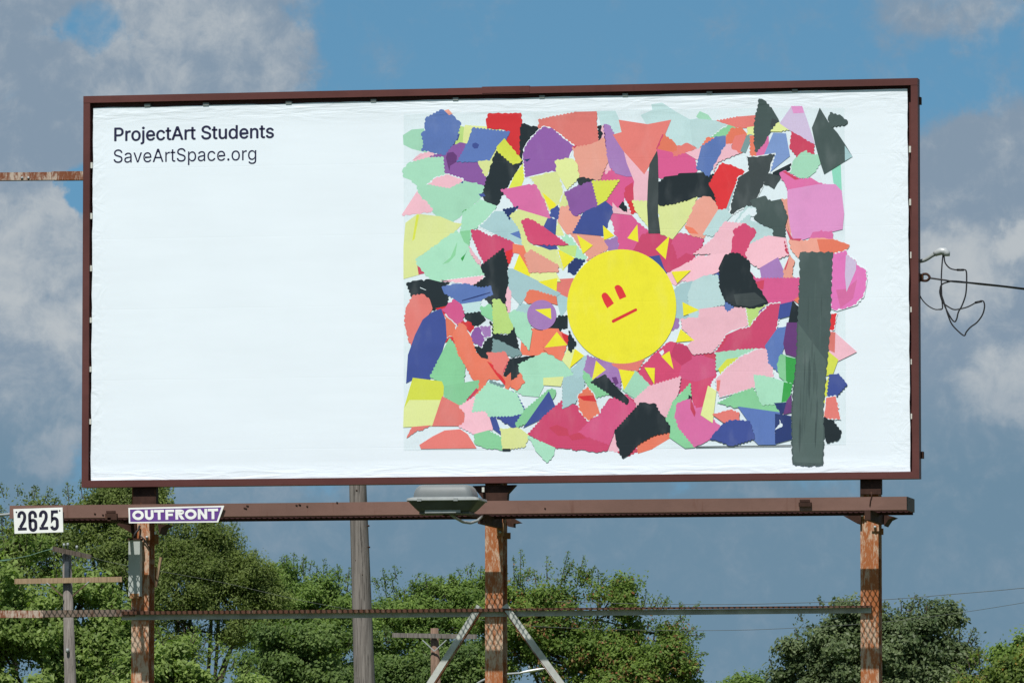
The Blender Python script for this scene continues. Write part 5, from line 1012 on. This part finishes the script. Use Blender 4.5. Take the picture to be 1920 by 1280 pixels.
def leaf_mesh(name, cen, nor, size, tone, alt, asp, rs, mat, parent):
    n = len(cen)
    nor = nor / np.linalg.norm(nor, axis=1, keepdims=True)
    t = rs.normal(size=(n, 3)); t[:, 2] -= .5; t -= nor * np.sum(t * nor, 1, keepdims=True); t /= np.linalg.norm(t, axis=1, keepdims=True)
    b = np.cross(nor, t); L = size[:, None]; w = L * asp
    v = np.empty((n, 4, 3))
    v[:, 0] = cen - t * L * .5; v[:, 1] = cen + b * w * .5 - t * L * .05 + nor * L * .07; v[:, 2] = cen + t * L * .5; v[:, 3] = cen - b * w * .5 - t * L * .05 + nor * L * .07
    me = bpy.data.meshes.new(name); me.vertices.add(4 * n); me.vertices.foreach_set('co', v.astype(np.float32).ravel())
    me.loops.add(4 * n); me.loops.foreach_set('vertex_index', np.arange(4 * n, dtype=np.int32))
    me.polygons.add(n); me.polygons.foreach_set('loop_start', np.arange(0, 4 * n, 4, dtype=np.int32))
    me.update(calc_edges=True)
    at_ = me.attributes.new('leaf_tone', 'FLOAT_VECTOR', 'FACE'); at_.data.foreach_set('vector', np.stack([np.clip(tone, 0, 1), alt, np.zeros(n)], 1).astype(np.float32).ravel())
    me.materials.append(mat); o = bpy.data.objects.new(name, me); COL.objects.link(o); put(o, parent); return o
def tree(label, cat, Y, lobes, base, mat, seed, n_clump=170, per=85, leaf=.12, rc=.42, asp=.5, alt=0.0, spikes=(), name='leafy_tree', trunk_r=.16, shell=.35, mess=.75):
    rs = np.random.RandomState(seed); s = 1 / ppm(Y)
    bx = at(base, 1280, Y)[0]; root = thing(name, (bx, Y, 0), label, cat, 'trees behind the billboard')
    LB = [(at(px, py, Y), rx * s, ry * s) for px, py, rx, ry in lobes]
    ar = np.array([rx * ry for _, rx, ry in LB]); ar = ar / ar.sum()
    C, Nn, S, T, A = [], [], [], [], []; twig = MB(); tops = []
    zl = min(c[2] - ry for c, rx, ry in LB); fork = np.array([bx, Y, max(.8, zl * .55 + .6)])
    twig.tube([(bx, Y, 0), (bx + .05, Y, fork[2] * .5), fork], [trunk_r * 1.35, trunk_r, trunk_r * .85], 9)
    for c, rx, ry in LB:
        mid = fork * .5 + c * .5 + rs.normal(size=3) * np.array([.25, .25, .15]) * rx; end = c + np.array([0, 0, ry * .55])
        twig.tube(smooth([fork, mid, c, end], 3), np.linspace(trunk_r * .55, .018, 10), 6)
    boughs = []
    for i in range(max(10, int(n_clump / 3.6))):                       # boughs: uneven masses with gaps between them
        k = rs.choice(len(LB), p=ar); c, rx, ry = LB[k]
        d = rs.normal(size=3); d /= np.linalg.norm(d); d[1] = d[1] if d[1] < .35 else -d[1] * .6
        r = (shell + (1 - shell) * rs.rand()) ** .7 * rs.uniform(.82, 1.06)
        boughs.append((c, c + d * r * np.array([rx, rx * .8, ry]), d, rs.uniform(.55, 1.25) * max(.5, min(rx, ry) * .42), rs.uniform(0, 1)))
        if i % 2 == 0: twig.tube(smooth([c + rs.normal(size=3) * .2, c + (boughs[-1][1] - c) * .55 + rs.normal(size=3) * .15, boughs[-1][1]], 3), np.linspace(.055, .016, 7), 5, cap=False)
    for i in range(int(n_clump * 1.7)):
        c, bp, bd, br, bt = boughs[rs.randint(len(boughs))]
        d = rs.normal(size=3) + bd * .9 + np.array([0, -.25, .35]); d /= np.linalg.norm(d)
        p = bp + d * br * rs.uniform(.45, 1.0) * np.array([1, 1, .72])
        if p[2] < .5: continue
        rr = rc * rs.uniform(.6, 1.35); m = int(per * 1.7 * (rr / rc) ** 1.6 * rs.uniform(.7, 1.25))
        g = rs.normal(size=(m, 3)); g *= (rs.rand(m, 1) ** .45) / np.linalg.norm(g, axis=1, keepdims=True)
        ax = d + np.array([0, 0, .35]); ax /= np.linalg.norm(ax)
        q = g * rr * np.array([1.0, 1.0, .62]); q += ax * (np.sum(g * ax, 1, keepdims=True)) * rr * .35
        q += rs.normal(size=(m, 3)) * rr * .16
        C.append(p + q); Nn.append(g * .6 + d * .45 + np.array([-.15, -.4, .5]) + rs.normal(size=(m, 3)) * mess * .8)
        S.append(leaf * rs.uniform(.55, 1.5, m)); T.append(bt * .4 + rs.uniform(.0, 1.0) * .4 + rs.rand(m) * .55 - .15)
        A.append(np.where(rs.rand(m) < (alt * 3 if rs.rand() < .3 else alt * .15), rs.uniform(.5, 1, m), 0))
        if i % 4 == 0: twig.tube(smooth([c + (p - c) * .15, c + (p - c) * .6 + rs.normal(size=3) * .1, p + d * rr * .5], 2), [.03, .025, .02, .014, .008], 4, cap=False)
    auto = []
    for i in range(int(n_clump * .16)):                                # leading shoots that break the outline
        k = rs.choice(len(LB), p=ar); c, rx, ry = LB[k]; q = lobes[k]; a_ = rs.uniform(-2.6, -.5); ca_, sa_ = math.cos(a_), math.sin(a_)
        l_ = rs.uniform(.18, .42) * min(q[2], q[3]); x_, y_ = q[0] + q[2] * ca_ * .88, q[1] + q[3] * sa_ * .88
        auto.append(((x_, y_), (x_ + ca_ * l_ * .8 + rs.normal() * 3, y_ + sa_ * l_ - 4)))
    for a0, b0 in list(spikes) + auto:
        P0 = at(*a0, Y); P1 = at(*b0, Y); P0 = P0 + np.array([0, -.4, 0]); P1 = P1 + np.array([0, -.4 + rs.uniform(-.3, .3), 0]); ln_ = np.linalg.norm(P1 - P0); m = int(ln_ / leaf * 13)
        t = rs.rand(m); bend = np.stack([np.sin(t * 3) * .08, 0 * t, 0 * t], 1)
        C.append(P0 + (P1 - P0) * t[:, None] + bend + rs.normal(size=(m, 3)) * (leaf * .25 + leaf * 1.15 * (1 - t[:, None])))
        Nn.append(rs.normal(size=(m, 3)) + np.array([-.3, -.7, .6])); S.append(leaf * rs.uniform(.6, 1.15, m) * (1.1 - .4 * t)); T.append(rs.uniform(.2, .7) * .5 + rs.rand(m) * .4)
        A.append(np.where(rs.rand(m) < alt * .4, .8, 0)); twig.tube([P0, P1], [.02, .006], 4, cap=False)
    put(twig.build('trunk', BARK, recalc=False), root)
    leaf_mesh('crown', np.concatenate(C), np.concatenate(Nn), np.concatenate(S), np.concatenate(T), np.concatenate(A), asp, rs, mat, root)
    return root
LM_MAPLE = leaf_mat('bright maple leaf', (.078, .130, .024), (.265, .345, .098), None, .42, .55)
LM_OLIVE = leaf_mat('dull olive leaf', (.066, .098, .023), (.178, .226, .058))
LM_MID = leaf_mat('mid green leaf', (0.063, 0.119, 0.022), (0.188, 0.270, 0.060))
LM_DEEP = leaf_mat('deep green leaf', (0.048, 0.090, 0.022), (0.155, 0.222, 0.060))
LM_RED = leaf_mat('green leaf with rust tips', (.062, .115, .020), (.190, .265, .052), (0.300, 0.120, 0.065))
LM_OAK = leaf_mat('oak leaf', (.045, .074, .026), (.150, .190, .085), None, .3, .5)
LM_LIME = leaf_mat('lime leaf', (.065, .11, .02), (.19, .24, .042), (0.300, 0.160, 0.030))

tree('bright green maple at the far left in front of the other trees', 'tree', 150, [(40, 1120, 120, 105), (130, 1200, 120, 120), (10, 1230, 130, 110), (190, 1260, 110, 100), (150, 1130, 60, 60), (60, 1330, 200, 90)], 70, LM_MAPLE, 1, 300, 75, .16, .4, .5)
tree('dark tree whose round top rises left of the number sign', 'tree', 190, [(35, 1000, 115, 78), (110, 1030, 90, 70), (20, 1100, 150, 120), (-110, 1090, 110, 120), (-120, 1250, 130, 110)], 40, LM_OLIVE, 2, 280, 90, .12, .42)
tree('airy tree rising behind the leftmost post up to the board', 'tree', 178, [(205, 985, 78, 66), (260, 950, 60, 48), (160, 950, 40, 34), (230, 1060, 110, 100), (290, 935, 34, 30)], 230, LM_OLIVE, 3, 200, 70, .12, .36, .45, 0, [((135, 940), (128, 905)), ((160, 935), (152, 898)), ((300, 930), (306, 912))], shell=.5)
tree('big rounded olive tree right of the leftmost post', 'tree', 170, [(350, 1065, 90, 92), (410, 1110, 82, 88), (330, 1150, 120, 110), (460, 1150, 60, 70), (400, 1000 + 40, 55, 60), (470, 1090, 42, 44)], 370, LM_OLIVE, 4, 330, 110, .10, .42, .4, mess=.9)
tree('bright leafy maple low beside the foot of the leftmost post', 'tree', 142, [(340, 1280, 100, 85), (410, 1300, 80, 60), (275, 1300, 80, 60)], 340, LM_MAPLE, 5, 130, 75, .15, .36, .5)
tree('spiky topped tree left of the tall wooden pole', 'tree', 196, [(555, 1130, 90, 72), (500, 1160, 70, 70), (625, 1140, 60, 62), (570, 1200, 130, 90)], 560, LM_MID, 6, 230, 90, .12, .4, .48, 0,
     [((555, 1090), (552, 1035)), ((575, 1090), (570, 1045)), ((610, 1100), (614, 1048)), ((600, 1100), (598, 1062)), ((535, 1095), (536, 1055)), ((510, 1100), (511, 1058)), ((640, 1105), (636, 1058)), ((655, 1110), (656, 1062)), ((490, 1110), (492, 1066))])
tree('low round dark green bush tree left of the tall wooden pole', 'tree', 160, [(570, 1240, 92, 72), (520, 1290, 90, 70), (640, 1280, 70, 70), (590, 1330, 140, 70)], 575, LM_DEEP, 7, 230, 105, .125, .4, .55)
tree('green tree with a low top between wooden pole and middle post', 'tree', 205, [(760, 1135, 66, 58), (830, 1145, 60, 52), (890, 1130, 50, 60), (800, 1190, 130, 80)], 800, LM_MID, 8, 230, 90, .12, .4, .5, 0,
     [((728, 1105), (724, 1068)), ((742, 1105), (738, 1078)), ((806, 1110), (801, 1078)), ((830, 1110), (834, 1080)), ((886, 1085), (888, 1056)), ((905, 1085), (906, 1062)), ((778, 1108), (772, 1088))])
tree('shadowy thick tree low behind the small crossarm pole', 'tree', 188, [(770, 1270, 110, 80), (860, 1270, 80, 70), (720, 1300, 80, 60), (800, 1340, 160, 70)], 790, LM_DEEP, 9, 240, 100, .13, .42, .55)
tree('tall ragged tree with reddish dying leaves right of the middle post', 'tree', 176, [(1040, 1130, 90, 62), (1120, 1160, 100, 72), (1010, 1210, 100, 90), (1200, 1200, 85, 72), (1110, 1260, 140, 80), (1250, 1240, 55, 62), (960, 1160, 50, 80), (1180, 1320, 130, 70)], 1080, LM_RED, 10, 400, 92, .12, .4, .48, .085,
     [((970, 1110), (966, 1045)), ((980, 1100), (979, 1030)), ((1030, 1090), (1027, 1045)), ((1055, 1100), (1072, 1034)), ((1062, 1090), (1075, 1055)), ((1085, 1100), (1096, 1042)), ((1090, 1100), (1117, 1062)), ((1120, 1110), (1142, 1083)), ((1150, 1120), (1162, 1090)), ((1170, 1130), (1187, 1085)),
      ((1220, 1150), (1232, 1122)), ((1240, 1150), (1253, 1122)), ((1270, 1170), (1316, 1130)), ((1280, 1160), (1278, 1128)), ((1270, 1200), (1312, 1175)), ((1280, 1220), (1324, 1187)), ((1280, 1235), (1330, 1224)), ((1270, 1255), (1314, 1245)), ((1265, 1280), (1312, 1282)), ((1270, 1190), (1325, 1192)), ((1010, 1100), (1004, 1068))])
tree('large rounded oak behind the rightmost post', 'oak tree', 150, [(1560, 1215, 85, 78), (1690, 1215, 95, 78), (1640, 1250, 110, 100), (1780, 1260, 80, 72), (1510, 1270, 75, 62), (1730, 1185, 62, 46), (1600, 1340, 160, 90), (1780, 1340, 110, 90)], 1660, LM_OAK, 11, 360, 110, .125, .36, .55, 0, [((1500, 1200), (1492, 1180)), ((1455, 1260), (1446, 1232))], trunk_r=.28, shell=.45)
tree('small tree top just left of the oak at the bottom edge', 'tree', 165, [(1420, 1300, 55, 32), (1390, 1330, 60, 50)], 1410, LM_MID, 12, 60, 70, .12, .34, .5, 0, [((1395, 1290), (1380, 1262)), ((1420, 1285), (1418, 1262))])
tree('yellow green bush at the lower right corner', 'bush', 130, [(1850, 1300, 70, 62), (1910, 1290, 60, 66), (1880, 1340, 110, 60)], 1880, LM_LIME, 13, 130, 90, .115, .34, .5, .07, name='leafy_bush', trunk_r=.08)
tree('green tree at the right picture edge above the yellow green bush', 'tree', 158, [(1905, 1250, 46, 42), (1960, 1260, 70, 60), (1930, 1330, 90, 70), (2040, 1290, 80, 70), (2080, 1350, 100, 70)], 1920, LM_MID, 14, 170, 85, .12, .36, .5, 0, [((1880, 1225), (1876, 1206)), ((1915, 1225), (1917, 1203))])
